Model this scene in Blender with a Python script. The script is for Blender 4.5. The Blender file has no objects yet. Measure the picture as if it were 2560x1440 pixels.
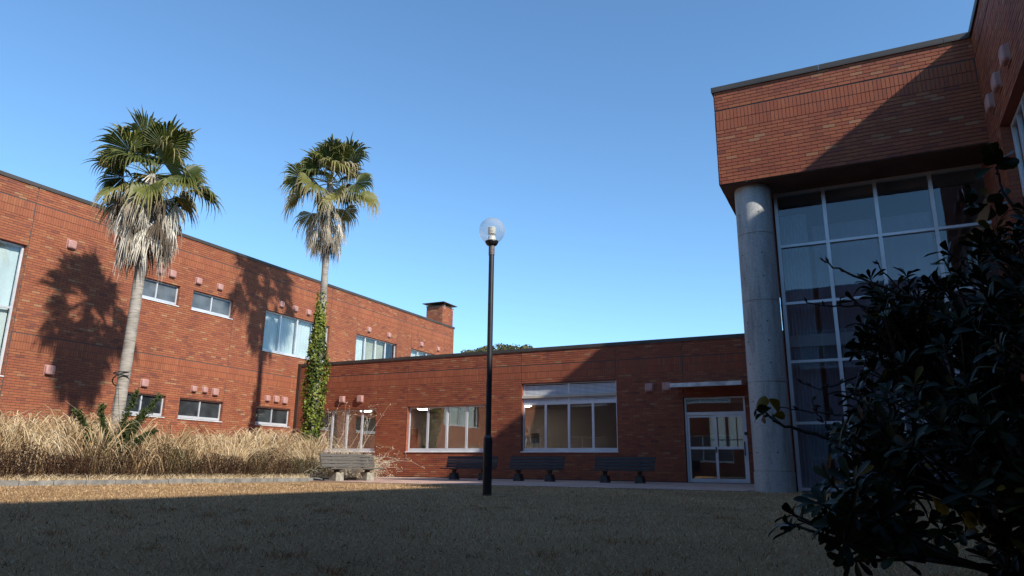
import bpy, math, random
import numpy as np
from mathutils import Vector, Matrix

random.seed(11)
R = np.random.default_rng(11)
scene = bpy.context.scene
COL = scene.collection
rad = math.radians

# ------------------------------------------------------------------ camera
CAM_H = 0.40
cam_d = bpy.data.cameras.new('camera')
cam_d.sensor_width = 36.0
cam_d.lens = 24.85
cam_d.clip_start = 0.05
cam_d.clip_end = 2000.0
cam = bpy.data.objects.new('camera', cam_d)
COL.objects.link(cam)
pitch, roll, yaw = rad(14.299), rad(0.6575), rad(26.531)
w = Vector((-math.sin(yaw) * math.cos(pitch), math.cos(yaw) * math.cos(pitch), math.sin(pitch)))
r0 = Vector((math.cos(yaw), math.sin(yaw), 0))
u0 = r0.cross(w)
rr = math.cos(roll) * r0 + math.sin(roll) * u0
uu = -math.sin(roll) * r0 + math.cos(roll) * u0
cam.matrix_world = Matrix(((rr.x, uu.x, -w.x, 0), (rr.y, uu.y, -w.y, 0), (rr.z, uu.z, -w.z, CAM_H), (0, 0, 0, 1)))
scene.camera = cam

# ------------------------------------------------------------------ light
SUN_K, SUN_S = 0.36, 0.72            # light travels (-1, K, -S)
to_sun = Vector((1.0, -SUN_K, SUN_S)).normalized()
world = bpy.data.worlds.new('World')
scene.world = world
world.use_nodes = True
wn = world.node_tree.nodes
sky = wn.new('ShaderNodeTexSky')
sky.sky_type = 'NISHITA'
sky.sun_disc = False
sky.sun_elevation = math.asin(to_sun.z)
sky.sun_rotation = math.atan2(to_sun.x, to_sun.y)
sky.altitude = 0
sky.air_density = 1.0
sky.dust_density = 0.0
sky.ozone_density = 5.5
bg = wn['Background']
bg.inputs['Strength'].default_value = 0.138
wb = wn.new('ShaderNodeMixRGB')          # the camera's white balance on the sky
wb.blend_type = 'MULTIPLY'
wb.inputs[0].default_value = 1.0
wb.inputs[2].default_value = (0.86, 0.985, 0.965, 1.0)
world.node_tree.links.new(sky.outputs['Color'], wb.inputs[1])
world.node_tree.links.new(wb.outputs['Color'], bg.inputs['Color'])
sun_d = bpy.data.lights.new('sun', 'SUN')
sun_d.energy = 3.7
sun_d.angle = rad(1.2)
sun_d.color = (1.0, 0.955, 0.86)
sun = bpy.data.objects.new('sun', sun_d)
sun.rotation_euler = to_sun.to_track_quat('Z', 'Y').to_euler()
sun.location = (30, -20, 40)
COL.objects.link(sun)
scene.view_settings.view_transform = 'Standard'
scene.view_settings.look = 'None'
scene.view_settings.gamma = 1.0
scene.view_settings.exposure = 0.8
scene.cycles.max_bounces = 8
scene.cycles.transparent_max_bounces = 12

# ------------------------------------------------------------------ materials
def new_mat(name):
    m = bpy.data.materials.new(name)
    m.use_nodes = True
    nt = m.node_tree
    return m, nt, nt.nodes['Principled BSDF'], nt.nodes['Material Output']

def ramp_node(nt, stops, interp='LINEAR'):
    n = nt.nodes.new('ShaderNodeValToRGB')
    e = n.color_ramp.elements
    while len(e) < len(stops):
        e.new(0.5)
    for i, (p, c) in enumerate(stops):
        e[i].position = p
        e[i].color = (c[0], c[1], c[2], 1)
    n.color_ramp.interpolation = interp
    return n

def plain(name, col, rough=0.6, metal=0.0, var=0.12, scale=6.0, bump=0.0, spec=0.5):
    """one colour broken up by object-space noise"""
    m, nt, b, out = new_mat(name)
    tc = nt.nodes.new('ShaderNodeTexCoord')
    nz = nt.nodes.new('ShaderNodeTexNoise')
    nz.inputs['Scale'].default_value = scale
    nz.inputs['Detail'].default_value = 6
    nt.links.new(tc.outputs['Object'], nz.inputs['Vector'])
    lo = [max(0, c * (1 - var * 2)) for c in col]
    hi = [min(1, c * (1 + var * 2)) for c in col]
    r = ramp_node(nt, [(0.3, lo), (0.7, hi)])
    nt.links.new(nz.outputs['Fac'], r.inputs['Fac'])
    nt.links.new(r.outputs['Color'], b.inputs['Base Color'])
    b.inputs['Roughness'].default_value = rough
    b.inputs['Metallic'].default_value = metal
    b.inputs['Specular IOR Level'].default_value = spec
    if bump:
        bp = nt.nodes.new('ShaderNodeBump')
        bp.inputs['Strength'].default_value = bump
        bp.inputs['Distance'].default_value = 0.01
        nt.links.new(nz.outputs['Fac'], bp.inputs['Height'])
        nt.links.new(bp.outputs['Normal'], b.inputs['Normal'])
    return m

def toned(name, stops, rough=0.7, noise_scale=None, noise_amt=0.15, trans=0.0, spec=0.4, bump=0.0, big=0.0):
    """colour from the per-face attribute 'tone' through a ramp, plus noise"""
    m, nt, b, out = new_mat(name)
    at = nt.nodes.new('ShaderNodeAttribute')
    at.attribute_name = 'tone'
    fac = at.outputs['Fac']
    geo = nt.nodes.new('ShaderNodeNewGeometry')
    nz = None
    if noise_scale:
        nz = nt.nodes.new('ShaderNodeTexNoise')
        nz.inputs['Scale'].default_value = noise_scale
        nz.inputs['Detail'].default_value = 5
        nt.links.new(geo.outputs['Position'], nz.inputs['Vector'])
        ma = nt.nodes.new('ShaderNodeMath'); ma.operation = 'MULTIPLY_ADD'
        nt.links.new(nz.outputs['Fac'], ma.inputs[0])
        ma.inputs[1].default_value = noise_amt * 2
        ad = nt.nodes.new('ShaderNodeMath'); ad.operation = 'SUBTRACT'
        nt.links.new(fac, ma.inputs[2])
        nt.links.new(ma.outputs[0], ad.inputs[0]); ad.inputs[1].default_value = noise_amt
        fac = ad.outputs[0]
    r = ramp_node(nt, stops)
    nt.links.new(fac, r.inputs['Fac'])
    colr = r.outputs['Color']
    if big:
        n2 = nt.nodes.new('ShaderNodeTexNoise')
        n2.inputs['Scale'].default_value = 0.45
        n2.inputs['Detail'].default_value = 4
        mp_ = nt.nodes.new('ShaderNodeMapping'); mp_.inputs['Scale'].default_value = (2.2, 2.2, 0.55)
        nt.links.new(geo.outputs['Position'], mp_.inputs['Vector'])
        nt.links.new(mp_.outputs['Vector'], n2.inputs['Vector'])
        mr = nt.nodes.new('ShaderNodeMapRange')
        mr.inputs[1].default_value = 0.3; mr.inputs[2].default_value = 0.7
        mr.inputs[3].default_value = 1 - big; mr.inputs[4].default_value = 1 + big * 0.6
        nt.links.new(n2.outputs['Fac'], mr.inputs[0])
        mx = nt.nodes.new('ShaderNodeVectorMath'); mx.operation = 'SCALE'
        nt.links.new(colr, mx.inputs[0]); nt.links.new(mr.outputs[0], mx.inputs['Scale'])
        colr = mx.outputs[0]
    nt.links.new(colr, b.inputs['Base Color'])
    b.inputs['Roughness'].default_value = rough
    b.inputs['Specular IOR Level'].default_value = spec
    if bump and nz:
        bp = nt.nodes.new('ShaderNodeBump')
        bp.inputs['Strength'].default_value = bump
        bp.inputs['Distance'].default_value = 0.004
        nt.links.new(nz.outputs['Fac'], bp.inputs['Height'])
        nt.links.new(bp.outputs['Normal'], b.inputs['Normal'])
    if trans:
        tr = nt.nodes.new('ShaderNodeBsdfTranslucent')
        nt.links.new(colr, tr.inputs['Color'])
        mix = nt.nodes.new('ShaderNodeMixShader')
        mix.inputs[0].default_value = trans
        nt.links.new(b.outputs[0], mix.inputs[1]); nt.links.new(tr.outputs[0], mix.inputs[2])
        nt.links.new(mix.outputs[0], out.inputs['Surface'])
    return m

def glass_mat(name, tint=(0.86, 0.9, 0.9), base=0.045):
    m, nt, b, out = new_mat(name)
    nt.nodes.remove(b)
    lw = nt.nodes.new('ShaderNodeLayerWeight'); lw.inputs['Blend'].default_value = 0.5
    pw = nt.nodes.new('ShaderNodeMath'); pw.operation = 'POWER'
    nt.links.new(lw.outputs['Facing'], pw.inputs[0]); pw.inputs[1].default_value = 4.0
    ma = nt.nodes.new('ShaderNodeMath'); ma.operation = 'MULTIPLY_ADD'
    nt.links.new(pw.outputs[0], ma.inputs[0]); ma.inputs[1].default_value = 0.8; ma.inputs[2].default_value = base
    nz = nt.nodes.new('ShaderNodeTexNoise'); nz.inputs['Scale'].default_value = 0.9
    geo = nt.nodes.new('ShaderNodeNewGeometry'); nt.links.new(geo.outputs['Position'], nz.inputs['Vector'])
    bp = nt.nodes.new('ShaderNodeBump'); bp.inputs['Strength'].default_value = 0.03; bp.inputs['Distance'].default_value = 0.05
    nt.links.new(nz.outputs['Fac'], bp.inputs['Height'])
    tr = nt.nodes.new('ShaderNodeBsdfTransparent'); tr.inputs['Color'].default_value = (*tint, 1)
    gl = nt.nodes.new('ShaderNodeBsdfGlossy'); gl.inputs['Roughness'].default_value = 0.01
    gl.inputs['Color'].default_value = (0.95, 0.95, 0.95, 1)
    nt.links.new(bp.outputs['Normal'], gl.inputs['Normal'])
    mix = nt.nodes.new('ShaderNodeMixShader')
    nt.links.new(ma.outputs[0], mix.inputs[0]); nt.links.new(tr.outputs[0], mix.inputs[1]); nt.links.new(gl.outputs[0], mix.inputs[2])
    nt.links.new(mix.outputs[0], out.inputs['Surface'])
    return m

BRICK_STOPS = [(0.0, (0.120, 0.050, 0.040)), (0.25, (0.215, 0.066, 0.038)), (0.55, (0.285, 0.086, 0.040)),
               (0.82, (0.330, 0.118, 0.050)), (1.0, (0.325, 0.185, 0.098))]
M_BRICK = toned('fired_brick', BRICK_STOPS, rough=0.72, noise_scale=38, noise_amt=0.13, spec=0.35, bump=0.35, big=0.16)
RED_STOPS = [(p_, (c_[0] * 0.92, c_[1] * 0.82, c_[2] * 0.84)) for p_, c_ in BRICK_STOPS]
M_BRICK_RED = toned('red_fired_brick', RED_STOPS, rough=0.72, noise_scale=38, noise_amt=0.13, spec=0.35, bump=0.35, big=0.16)
M_MORTAR = plain('grey_mortar', (0.075, 0.062, 0.058), rough=0.95, var=0.15, scale=25, bump=0.2)
M_COPING = plain('bronze_coping', (0.046, 0.038, 0.032), rough=0.55, var=0.12, scale=1.2)
M_BROWN = plain('brown_metal', (0.045, 0.028, 0.022), rough=0.5, var=0.12, scale=2)
M_SOFFIT = plain('brown_soffit', (0.10, 0.048, 0.036), rough=0.7, var=0.12, scale=2.0)
M_ALU = plain('silver_aluminium', (0.62, 0.63, 0.66), rough=0.38, metal=0.35, var=0.06, scale=1.4)
M_SILL = plain('sill_aluminium', (0.70, 0.70, 0.70), rough=0.4, metal=0.2, var=0.10, scale=3)
M_GLASS = glass_mat('window_glass', (0.86, 0.9, 0.9), 0.06)
M_MIDGLASS = glass_mat('corridor_glass', (0.84, 0.86, 0.86), 0.19)
M_CURTAINGLASS = glass_mat('curtain_wall_glass', (0.8, 0.84, 0.88), 0.055)
M_GLOBE = glass_mat('globe_acrylic', (0.95, 0.95, 0.94), 0.02)
_nt = M_GLOBE.node_tree
_out = [n_ for n_ in _nt.nodes if n_.type == 'OUTPUT_MATERIAL'][0]
_prev = _out.inputs['Surface'].links[0].from_socket
_tl = _nt.nodes.new('ShaderNodeBsdfTranslucent'); _tl.inputs['Color'].default_value = (0.85, 0.83, 0.76, 1)
_mx = _nt.nodes.new('ShaderNodeMixShader'); _mx.inputs[0].default_value = 0.2
_nt.links.new(_prev, _mx.inputs[1]); _df = _nt.nodes.new('ShaderNodeBsdfDiffuse'); _df.inputs['Color'].default_value = (0.8, 0.78, 0.72, 1)
_m2 = _nt.nodes.new('ShaderNodeMixShader'); _m2.inputs[0].default_value = 0.5
_nt.links.new(_tl.outputs[0], _m2.inputs[1]); _nt.links.new(_df.outputs[0], _m2.inputs[2]); _nt.links.new(_m2.outputs[0], _mx.inputs[2]); _nt.links.new(_mx.outputs[0], _out.inputs['Surface'])
M_VENT = plain('vent_pink_paint', (0.40, 0.215, 0.185), rough=0.6, var=0.08, scale=5)
M_BLIND = plain('white_blind', (0.74, 0.76, 0.74), rough=0.9, var=0.05, scale=1.2)
M_SCREENPALE = plain('pale_curtain', (0.48, 0.47, 0.48), rough=0.9, var=0.06, scale=1.2)
M_SCREEN = plain('mauve_roller_screen', (0.30, 0.26, 0.29), rough=0.9, var=0.06, scale=1.0)
M_BEIGE = plain('beige_curtain', (0.52, 0.46, 0.33), rough=0.9, var=0.08, scale=2)
M_PLASTER = plain('beige_plaster', (0.50, 0.43, 0.39), rough=0.9, var=0.05, scale=1.5)
M_CEIL = plain('ceiling_board', (0.46, 0.40, 0.33), rough=0.9, var=0.04, scale=2)
M_FLOORIN = plain('inside_floor', (0.26, 0.19, 0.14), rough=0.4, var=0.1, scale=2)
M_REDDOOR = plain('red_door', (0.33, 0.075, 0.035), rough=0.5, var=0.06)
def sheer():
    m, nt, b, out = new_mat('sheer_curtain')
    nt.nodes.remove(b)
    t = nt.nodes.new('ShaderNodeBsdfTranslucent'); t.inputs['Color'].default_value = (0.62, 0.62, 0.58, 1)
    nt.links.new(t.outputs[0], out.inputs['Surface'])
    return m
M_SHEER = sheer()
M_DARKIN = plain('dark_board', (0.06, 0.055, 0.06), rough=0.7, var=0.1)
M_LOUVRE = plain('louvre_aluminium', (0.78, 0.80, 0.84), rough=0.45, metal=0.0, var=0.05)
M_BLACK = plain('black_paint', (0.016, 0.016, 0.02), rough=0.42, var=0.2, scale=4)
M_RUST = plain('weathered_steel', (0.13, 0.10, 0.095), rough=0.6, var=0.3, scale=30)
M_WHITE = plain('white_plastic', (0.8, 0.8, 0.76), rough=0.4, var=0.03)
M_ROPE = plain('black_strap', (0.02, 0.02, 0.022), rough=0.7, var=0.2, scale=20)
M_ROOF = plain('roof_membrane', (0.22, 0.22, 0.22), rough=0.9, var=0.1, scale=0.8)

def frosted(name, c0, c1, z0, z1):
    """frosted pane: milky glass, paler toward the sill where the room's blind sits"""
    m, nt, b, out = new_mat(name)
    geo = nt.nodes.new('ShaderNodeNewGeometry')
    nz = nt.nodes.new('ShaderNodeTexNoise'); nz.inputs['Scale'].default_value = 2.3
    nt.links.new(geo.outputs['Position'], nz.inputs['Vector'])
    r = ramp_node(nt, [(0.35, c0), (0.68, c1)])
    nt.links.new(nz.outputs['Fac'], r.inputs['Fac'])
    nt.links.new(r.outputs['Color'], b.inputs['Base Color'])
    b.inputs['Roughness'].default_value = 0.12
    b.inputs['Specular IOR Level'].default_value = 0.6
    return m
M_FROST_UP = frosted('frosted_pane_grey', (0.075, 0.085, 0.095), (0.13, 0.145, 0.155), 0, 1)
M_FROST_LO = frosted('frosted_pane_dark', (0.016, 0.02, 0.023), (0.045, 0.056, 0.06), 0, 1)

def emission(name, col, s):
    m, nt, b, out = new_mat(name)
    nt.nodes.remove(b)
    e = nt.nodes.new('ShaderNodeEmission'); e.inputs[0].default_value = (*col, 1); e.inputs[1].default_value = s
    nt.links.new(e.outputs[0], out.inputs['Surface'])
    return m
M_LAMPLIT = emission('lit_ceiling_lamp', (1.0, 0.90, 0.78), 14.0)

def concrete():
    m, nt, b, out = new_mat('cast_concrete')
    tc = nt.nodes.new('ShaderNodeNewGeometry')
    n1 = nt.nodes.new('ShaderNodeTexNoise'); n1.inputs['Scale'].default_value = 1.6; n1.inputs['Detail'].default_value = 8; n1.inputs['Roughness'].default_value = 0.7
    n2 = nt.nodes.new('ShaderNodeTexNoise'); n2.inputs['Scale'].default_value = 55; n2.inputs['Detail'].default_value = 4
    mp = nt.nodes.new('ShaderNodeMapping'); mp.inputs['Scale'].default_value = (2.2, 2.2, 0.35)
    nt.links.new(tc.outputs['Position'], mp.inputs['Vector'])
    nt.links.new(mp.outputs['Vector'], n1.inputs['Vector'])
    nt.links.new(tc.outputs['Position'], n2.inputs['Vector'])
    r1 = ramp_node(nt, [(0.32, (0.26, 0.26, 0.25)), (0.5, (0.44, 0.435, 0.42)), (0.7, (0.54, 0.53, 0.51))])
    r2 = ramp_node(nt, [(0.33, (0.55, 0.55, 0.55)), (0.55, (1, 1, 1))])
    nt.links.new(n1.outputs['Fac'], r1.inputs['Fac']); nt.links.new(n2.outputs['Fac'], r2.inputs['Fac'])
    mx = nt.nodes.new('ShaderNodeMixRGB'); mx.blend_type = 'MULTIPLY'; mx.inputs[0].default_value = 0.8
    nt.links.new(r1.outputs['Color'], mx.inputs[1]); nt.links.new(r2.outputs['Color'], mx.inputs[2])
    nt.links.new(mx.outputs[0], b.inputs['Base Color'])
    b.inputs['Roughness'].default_value = 0.85
    bp = nt.nodes.new('ShaderNodeBump'); bp.inputs['Strength'].default_value = 0.3; bp.inputs['Distance'].default_value = 0.006
    nt.links.new(n2.outputs['Fac'], bp.inputs['Height']); nt.links.new(bp.outputs['Normal'], b.inputs['Normal'])
    return m
M_CONC = concrete()
M_CANOPY = plain('white_canopy_paint', (0.60, 0.60, 0.59), rough=0.7, var=0.22, scale=3.5)
M_KERB = plain('kerb_concrete', (0.175, 0.165, 0.15), rough=0.9, var=0.22, scale=5, bump=0.3)
M_TILE = toned('pink_paving', [(0.0, (0.40, 0.235, 0.175)), (0.5, (0.50, 0.31, 0.235)), (1.0, (0.56, 0.37, 0.285))], rough=0.7, noise_scale=9, noise_amt=0.25)
M_TILEBED = plain('paving_joint', (0.20, 0.15, 0.12), rough=0.9, var=0.2, scale=8)
def wood(name, c0, c1):
    m, nt, b, out = new_mat(name)
    tc = nt.nodes.new('ShaderNodeTexCoord')
    mp = nt.nodes.new('ShaderNodeMapping'); mp.inputs['Scale'].default_value = (1.5, 40, 40)
    nz = nt.nodes.new('ShaderNodeTexNoise'); nz.inputs['Scale'].default_value = 2; nz.inputs['Detail'].default_value = 6
    nt.links.new(tc.outputs['Object'], mp.inputs[0]); nt.links.new(mp.outputs[0], nz.inputs['Vector'])
    r = ramp_node(nt, [(0.3, c0), (0.7, c1)])
    nt.links.new(nz.outputs['Fac'], r.inputs['Fac']); nt.links.new(r.outputs['Color'], b.inputs['Base Color'])
    b.inputs['Roughness'].default_value = 0.75
    return m
M_WOODGREY = wood('weathered_grey_wood', (0.05, 0.044, 0.038), (0.115, 0.103, 0.088))
M_WOODDARK = wood('dark_stained_wood', (0.022, 0.021, 0.022), (0.06, 0.056, 0.056))
M_LEGDARK = plain('dark_cast_base', (0.045, 0.043, 0.043), rough=0.8, var=0.25, scale=12)
M_LEGCONC = plain('pale_concrete_base', (0.24, 0.225, 0.185), rough=0.9, var=0.2, scale=9, bump=0.3)

def lawn_mat():
    m, nt, b, out = new_mat('dry_turf')
    geo = nt.nodes.new('ShaderNodeNewGeometry')
    n1 = nt.nodes.new('ShaderNodeTexNoise'); n1.inputs['Scale'].default_value = 0.55; n1.inputs['Detail'].default_value = 5
    n2 = nt.nodes.new('ShaderNodeTexNoise'); n2.inputs['Scale'].default_value = 60; n2.inputs['Detail'].default_value = 6
    for n in (n1, n2): nt.links.new(geo.outputs['Position'], n.inputs['Vector'])
    r1 = ramp_node(nt, [(0.3, (0.33, 0.203, 0.10)), (0.7, (0.47, 0.30, 0.152))])
    r2 = ramp_node(nt, [(0.35, (0.55, 0.5, 0.45)), (0.65, (1.1, 1.1, 1.1))])
    nt.links.new(n1.outputs['Fac'], r1.inputs[0]); nt.links.new(n2.outputs['Fac'], r2.inputs[0])
    mx = nt.nodes.new('ShaderNodeMixRGB'); mx.blend_type = 'MULTIPLY'; mx.inputs[0].default_value = 1
    nt.links.new(r1.outputs[0], mx.inputs[1]); nt.links.new(r2.outputs[0], mx.inputs[2])
    nt.links.new(mx.outputs[0], b.inputs['Base Color'])
    b.inputs['Roughness'].default_value = 0.95; b.inputs['Specular IOR Level'].default_value = 0.1
    bp = nt.nodes.new('ShaderNodeBump'); bp.inputs['Strength'].default_value = 0.8; bp.inputs['Distance'].default_value = 0.03
    nt.links.new(n2.outputs['Fac'], bp.inputs['Height']); nt.links.new(bp.outputs['Normal'], b.inputs['Normal'])
    return m
M_LAWN = lawn_mat()
M_BLADE = toned('straw_blade', [(0.0, (0.18, 0.102, 0.048)), (0.35, (0.44, 0.272, 0.136)), (0.75, (0.64, 0.425, 0.225)), (1.0, (0.74, 0.54, 0.325))], rough=0.8, trans=0.15, spec=0.15)
M_DRYGRASS = toned('dead_tall_grass', [(0.0, (0.12, 0.065, 0.03)), (0.3, (0.37, 0.235, 0.115)), (0.7, (0.64, 0.49, 0.29)), (1.0, (0.74, 0.63, 0.46))], rough=0.75, trans=0.25, spec=0.2)
M_HEDGE = toned('wintered_hedge', [(0.0, (0.016, 0.009, 0.006)), (0.35, (0.045, 0.020, 0.012)), (0.6, (0.085, 0.038, 0.018)), (0.8, (0.04, 0.045, 0.014)), (1.0, (0.26, 0.18, 0.09))], rough=0.8, trans=0.1, spec=0.2)
M_WEED = toned('dry_weed_stems', [(0.0, (0.22, 0.14, 0.07)), (0.5, (0.45, 0.36, 0.24)), (1.0, (0.60, 0.52, 0.39))], rough=0.85, spec=0.2)
M_SOIL = plain('bed_soil', (0.11, 0.075, 0.045), rough=0.95, var=0.3, scale=12, bump=0.4)
M_FROND = toned('palm_frond', [(0.0, (0.022, 0.034, 0.010)), (0.25, (0.055, 0.072, 0.016)), (0.45, (0.15, 0.155, 0.03)), (0.62, (0.27, 0.22, 0.075)), (0.8, (0.40, 0.33, 0.21)), (1.0, (0.36, 0.32, 0.26))], rough=0.5, trans=0.3, spec=0.4)
M_DEADFROND = toned('dead_palm_frond', [(0.0, (0.09, 0.065, 0.045)), (0.35, (0.36, 0.30, 0.225)), (1.0, (0.66, 0.60, 0.50))], rough=0.85, trans=0.1, spec=0.15)
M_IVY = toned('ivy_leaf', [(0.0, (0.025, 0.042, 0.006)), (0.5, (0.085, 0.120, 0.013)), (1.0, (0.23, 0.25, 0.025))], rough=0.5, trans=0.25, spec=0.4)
M_YEW = toned('conifer_needle', [(0.0, (0.012, 0.024, 0.008)), (0.6, (0.045, 0.068, 0.016)), (1.0, (0.11, 0.125, 0.03))], rough=0.6, trans=0.1)
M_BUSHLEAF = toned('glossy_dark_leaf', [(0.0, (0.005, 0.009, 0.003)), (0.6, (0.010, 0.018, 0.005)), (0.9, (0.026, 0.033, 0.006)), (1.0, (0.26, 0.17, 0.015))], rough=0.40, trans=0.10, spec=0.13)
M_TWIG = plain('bark_twig', (0.045, 0.034, 0.028), rough=0.85, var=0.3, scale=20)
M_YELLOW = plain('yellow_leaf', (0.42, 0.28, 0.02), rough=0.6, var=0.2, scale=30)
M_FOREST = toned('far_tree_leaf', [(0.0, (0.03, 0.034, 0.012)), (0.5, (0.085, 0.085, 0.026)), (1.0, (0.15, 0.135, 0.045))], rough=0.8)
M_HILL = plain('hill_soil', (0.06, 0.055, 0.03), rough=0.95, var=0.25, scale=0.2)

def trunk_mat():
    m, nt, b, out = new_mat('palm_trunk')
    geo = nt.nodes.new('ShaderNodeNewGeometry')
    mp = nt.nodes.new('ShaderNodeMapping'); mp.inputs['Scale'].default_value = (2.5, 2.5, 26)
    nz = nt.nodes.new('ShaderNodeTexNoise'); nz.inputs['Scale'].default_value = 1.3; nz.inputs['Detail'].default_value = 6
    n2 = nt.nodes.new('ShaderNodeTexNoise'); n2.inputs['Scale'].default_value = 2.2; n2.inputs['Detail'].default_value = 5
    nt.links.new(geo.outputs['Position'], mp.inputs[0]); nt.links.new(mp.outputs[0], nz.inputs['Vector'])
    nt.links.new(geo.outputs['Position'], n2.inputs['Vector'])
    r = ramp_node(nt, [(0.3, (0.20, 0.17, 0.14)), (0.55, (0.35, 0.31, 0.265)), (0.75, (0.43, 0.39, 0.34))])
    r2 = ramp_node(nt, [(0.3, (0.6, 0.58, 0.55)), (0.6, (1, 1, 1))])
    nt.links.new(nz.outputs['Fac'], r.inputs[0]); nt.links.new(n2.outputs['Fac'], r2.inputs[0])
    mx = nt.nodes.new('ShaderNodeMixRGB'); mx.blend_type = 'MULTIPLY'; mx.inputs[0].default_value = 0.8
    nt.links.new(r.outputs[0], mx.inputs[1]); nt.links.new(r2.outputs[0], mx.inputs[2])
    nt.links.new(mx.outputs[0], b.inputs['Base Color']); b.inputs['Roughness'].default_value = 0.9
    bp = nt.nodes.new('ShaderNodeBump'); bp.inputs['Strength'].default_value = 0.5; bp.inputs['Distance'].default_value = 0.02
    nt.links.new(nz.outputs['Fac'], bp.inputs['Height']); nt.links.new(bp.outputs['Normal'], b.inputs['Normal'])
    return m
M_TRUNK = trunk_mat()

# ------------------------------------------------------------------ mesh helpers
def np_mesh(name, V, Q, tone=None, smooth=False):
    V = np.asarray(V, np.float32).reshape(-1, 3); Q = np.asarray(Q, np.int32)
    m, k = Q.shape
    me = bpy.data.meshes.new(name)
    me.vertices.add(len(V)); me.vertices.foreach_set('co', V.ravel())
    me.loops.add(m * k); me.loops.foreach_set('vertex_index', Q.ravel())
    me.polygons.add(m); me.polygons.foreach_set('loop_start', np.arange(0, m * k, k, dtype=np.int32))
    me.polygons.foreach_set('use_smooth', np.full(m, bool(smooth)))
    me.update(calc_edges=True)
    if tone is not None:
        a = me.attributes.new('tone', 'FLOAT', 'FACE')
        a.data.foreach_set('value', np.asarray(tone, np.float32).ravel())
    return me

def put(name, mesh, mat, parent=None, label=None, cat=None, group=None, kind=None, mw=None):
    o = bpy.data.objects.new(name, mesh)
    COL.objects.link(o)
    if mesh is not None and mat is not None and not mesh.materials:
        for mm in (mat if isinstance(mat, (list, tuple)) else [mat]):
            mesh.materials.append(mm)
    if parent is not None:
        o.parent = parent
    if mw is not None:
        o.matrix_local = mw
    if label: o['label'] = label
    if cat: o['category'] = cat
    if group: o['group'] = group
    if kind: o['kind'] = kind
    return o

def thing(name, label, cat, loc=(0, 0, 0), rz=0.0, group=None):
    o = put(name, None, None, label=label, cat=cat, group=group)
    o.location = loc
    o.rotation_euler = (0, 0, rz)
    o.empty_display_size = 0.3
    return o

class MB:
    """collects boxes, prisms and tubes into one mesh"""
    def __init__(s): s.v = []; s.f = []; s.t = []; s.m = []
    def add(s, V, F, tone=0.5, mi=0):
        b = len(s.v)
        s.v += [tuple(p) for p in V]
        for f in F:
            s.f.append(tuple(i + b for i in f)); s.t.append(tone); s.m.append(mi)
    def hexa(s, P, tone=0.5, mi=0):
        # P: 4 lower then 4 upper corners
        s.add(P, [(0, 3, 2, 1), (4, 5, 6, 7), (0, 1, 5, 4), (1, 2, 6, 5), (2, 3, 7, 6), (3, 0, 4, 7)], tone, mi)
    def box(s, x0, x1, y0, y1, z0, z1, tone=0.5, mi=0):
        s.hexa([(x0, y0, z0), (x1, y0, z0), (x1, y1, z0), (x0, y1, z0), (x0, y0, z1), (x1, y0, z1), (x1, y1, z1), (x0, y1, z1)], tone, mi)
    def lbox(s, F, a0, a1, z0, z1, d0, d1, tone=0.5, mi=0):
        s.hexa([F(a0, z0, d0), F(a1, z0, d0), F(a1, z0, d1), F(a0, z0, d1), F(a0, z1, d0), F(a1, z1, d0), F(a1, z1, d1), F(a0, z1, d1)], tone, mi)
    def quad(s, a, b, c, d, tone=0.5, mi=0): s.add([a, b, c, d], [(0, 1, 2, 3)], tone, mi)
    def lathe(s, prof, cx=0, cy=0, n=24, tone=0.5, mi=0):
        b = len(s.v)
        for (r, z) in prof:
            for i in range(n):
                a = 2 * math.pi * i / n
                s.v.append((cx + r * math.cos(a), cy + r * math.sin(a), z))
        for j in range(len(prof) - 1):
            for i in range(n):
                k = (i + 1) % n
                s.f.append((b + j * n + i, b + j * n + k, b + (j + 1) * n + k, b + (j + 1) * n + i)); s.t.append(tone); s.m.append(mi)
        s.f.append(tuple(b + i for i in range(n))[::-1]); s.t.append(tone); s.m.append(mi)
        s.f.append(tuple(b + (len(prof) - 1) * n + i for i in range(n))); s.t.append(tone); s.m.append(mi)
    def tube(s, pts, rads, n=6, tone=0.5, mi=0):
        b = len(s.v)
        pts = [Vector(p) for p in pts]
        for j, p in enumerate(pts):
            t = (pts[min(j + 1, len(pts) - 1)] - pts[max(j - 1, 0)]).normalized()
            a = t.cross(Vector((0, 0, 1)) if abs(t.z) < 0.9 else Vector((1, 0, 0))).normalized()
            c = t.cross(a)
            r = rads[j] if isinstance(rads, (list, tuple)) else rads
            for i in range(n):
                g = 2 * math.pi * i / n
                s.v.append(tuple(p + a * (r * math.cos(g)) + c * (r * math.sin(g))))
        for j in range(len(pts) - 1):
            for i in range(n):
                k = (i + 1) % n
                s.f.append((b + j * n + i, b + j * n + k, b + (j + 1) * n + k, b + (j + 1) * n + i)); s.t.append(tone); s.m.append(mi)
        s.f.append(tuple(b + i for i in range(n))[::-1]); s.t.append(tone); s.m.append(mi)
        s.f.append(tuple(b + (len(pts) - 1) * n + i for i in range(n))); s.t.append(tone); s.m.append(mi)
    def mesh(s, name, smooth=False):
        me = bpy.data.meshes.new(name)
        me.from_pydata(s.v, [], s.f)
        a = me.attributes.new('tone', 'FLOAT', 'FACE')
        a.data.foreach_set('value', np.array(s.t, np.float32))
        me.polygons.foreach_set('material_index', np.array(s.m, np.int32))
        me.polygons.foreach_set('use_smooth', np.full(len(s.f), bool(smooth)))
        me.update()
        return me
    def put(s, name, mat, parent=None, smooth=False, **kw):
        return put(name, s.mesh(name, smooth), mat, parent, **kw)

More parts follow.
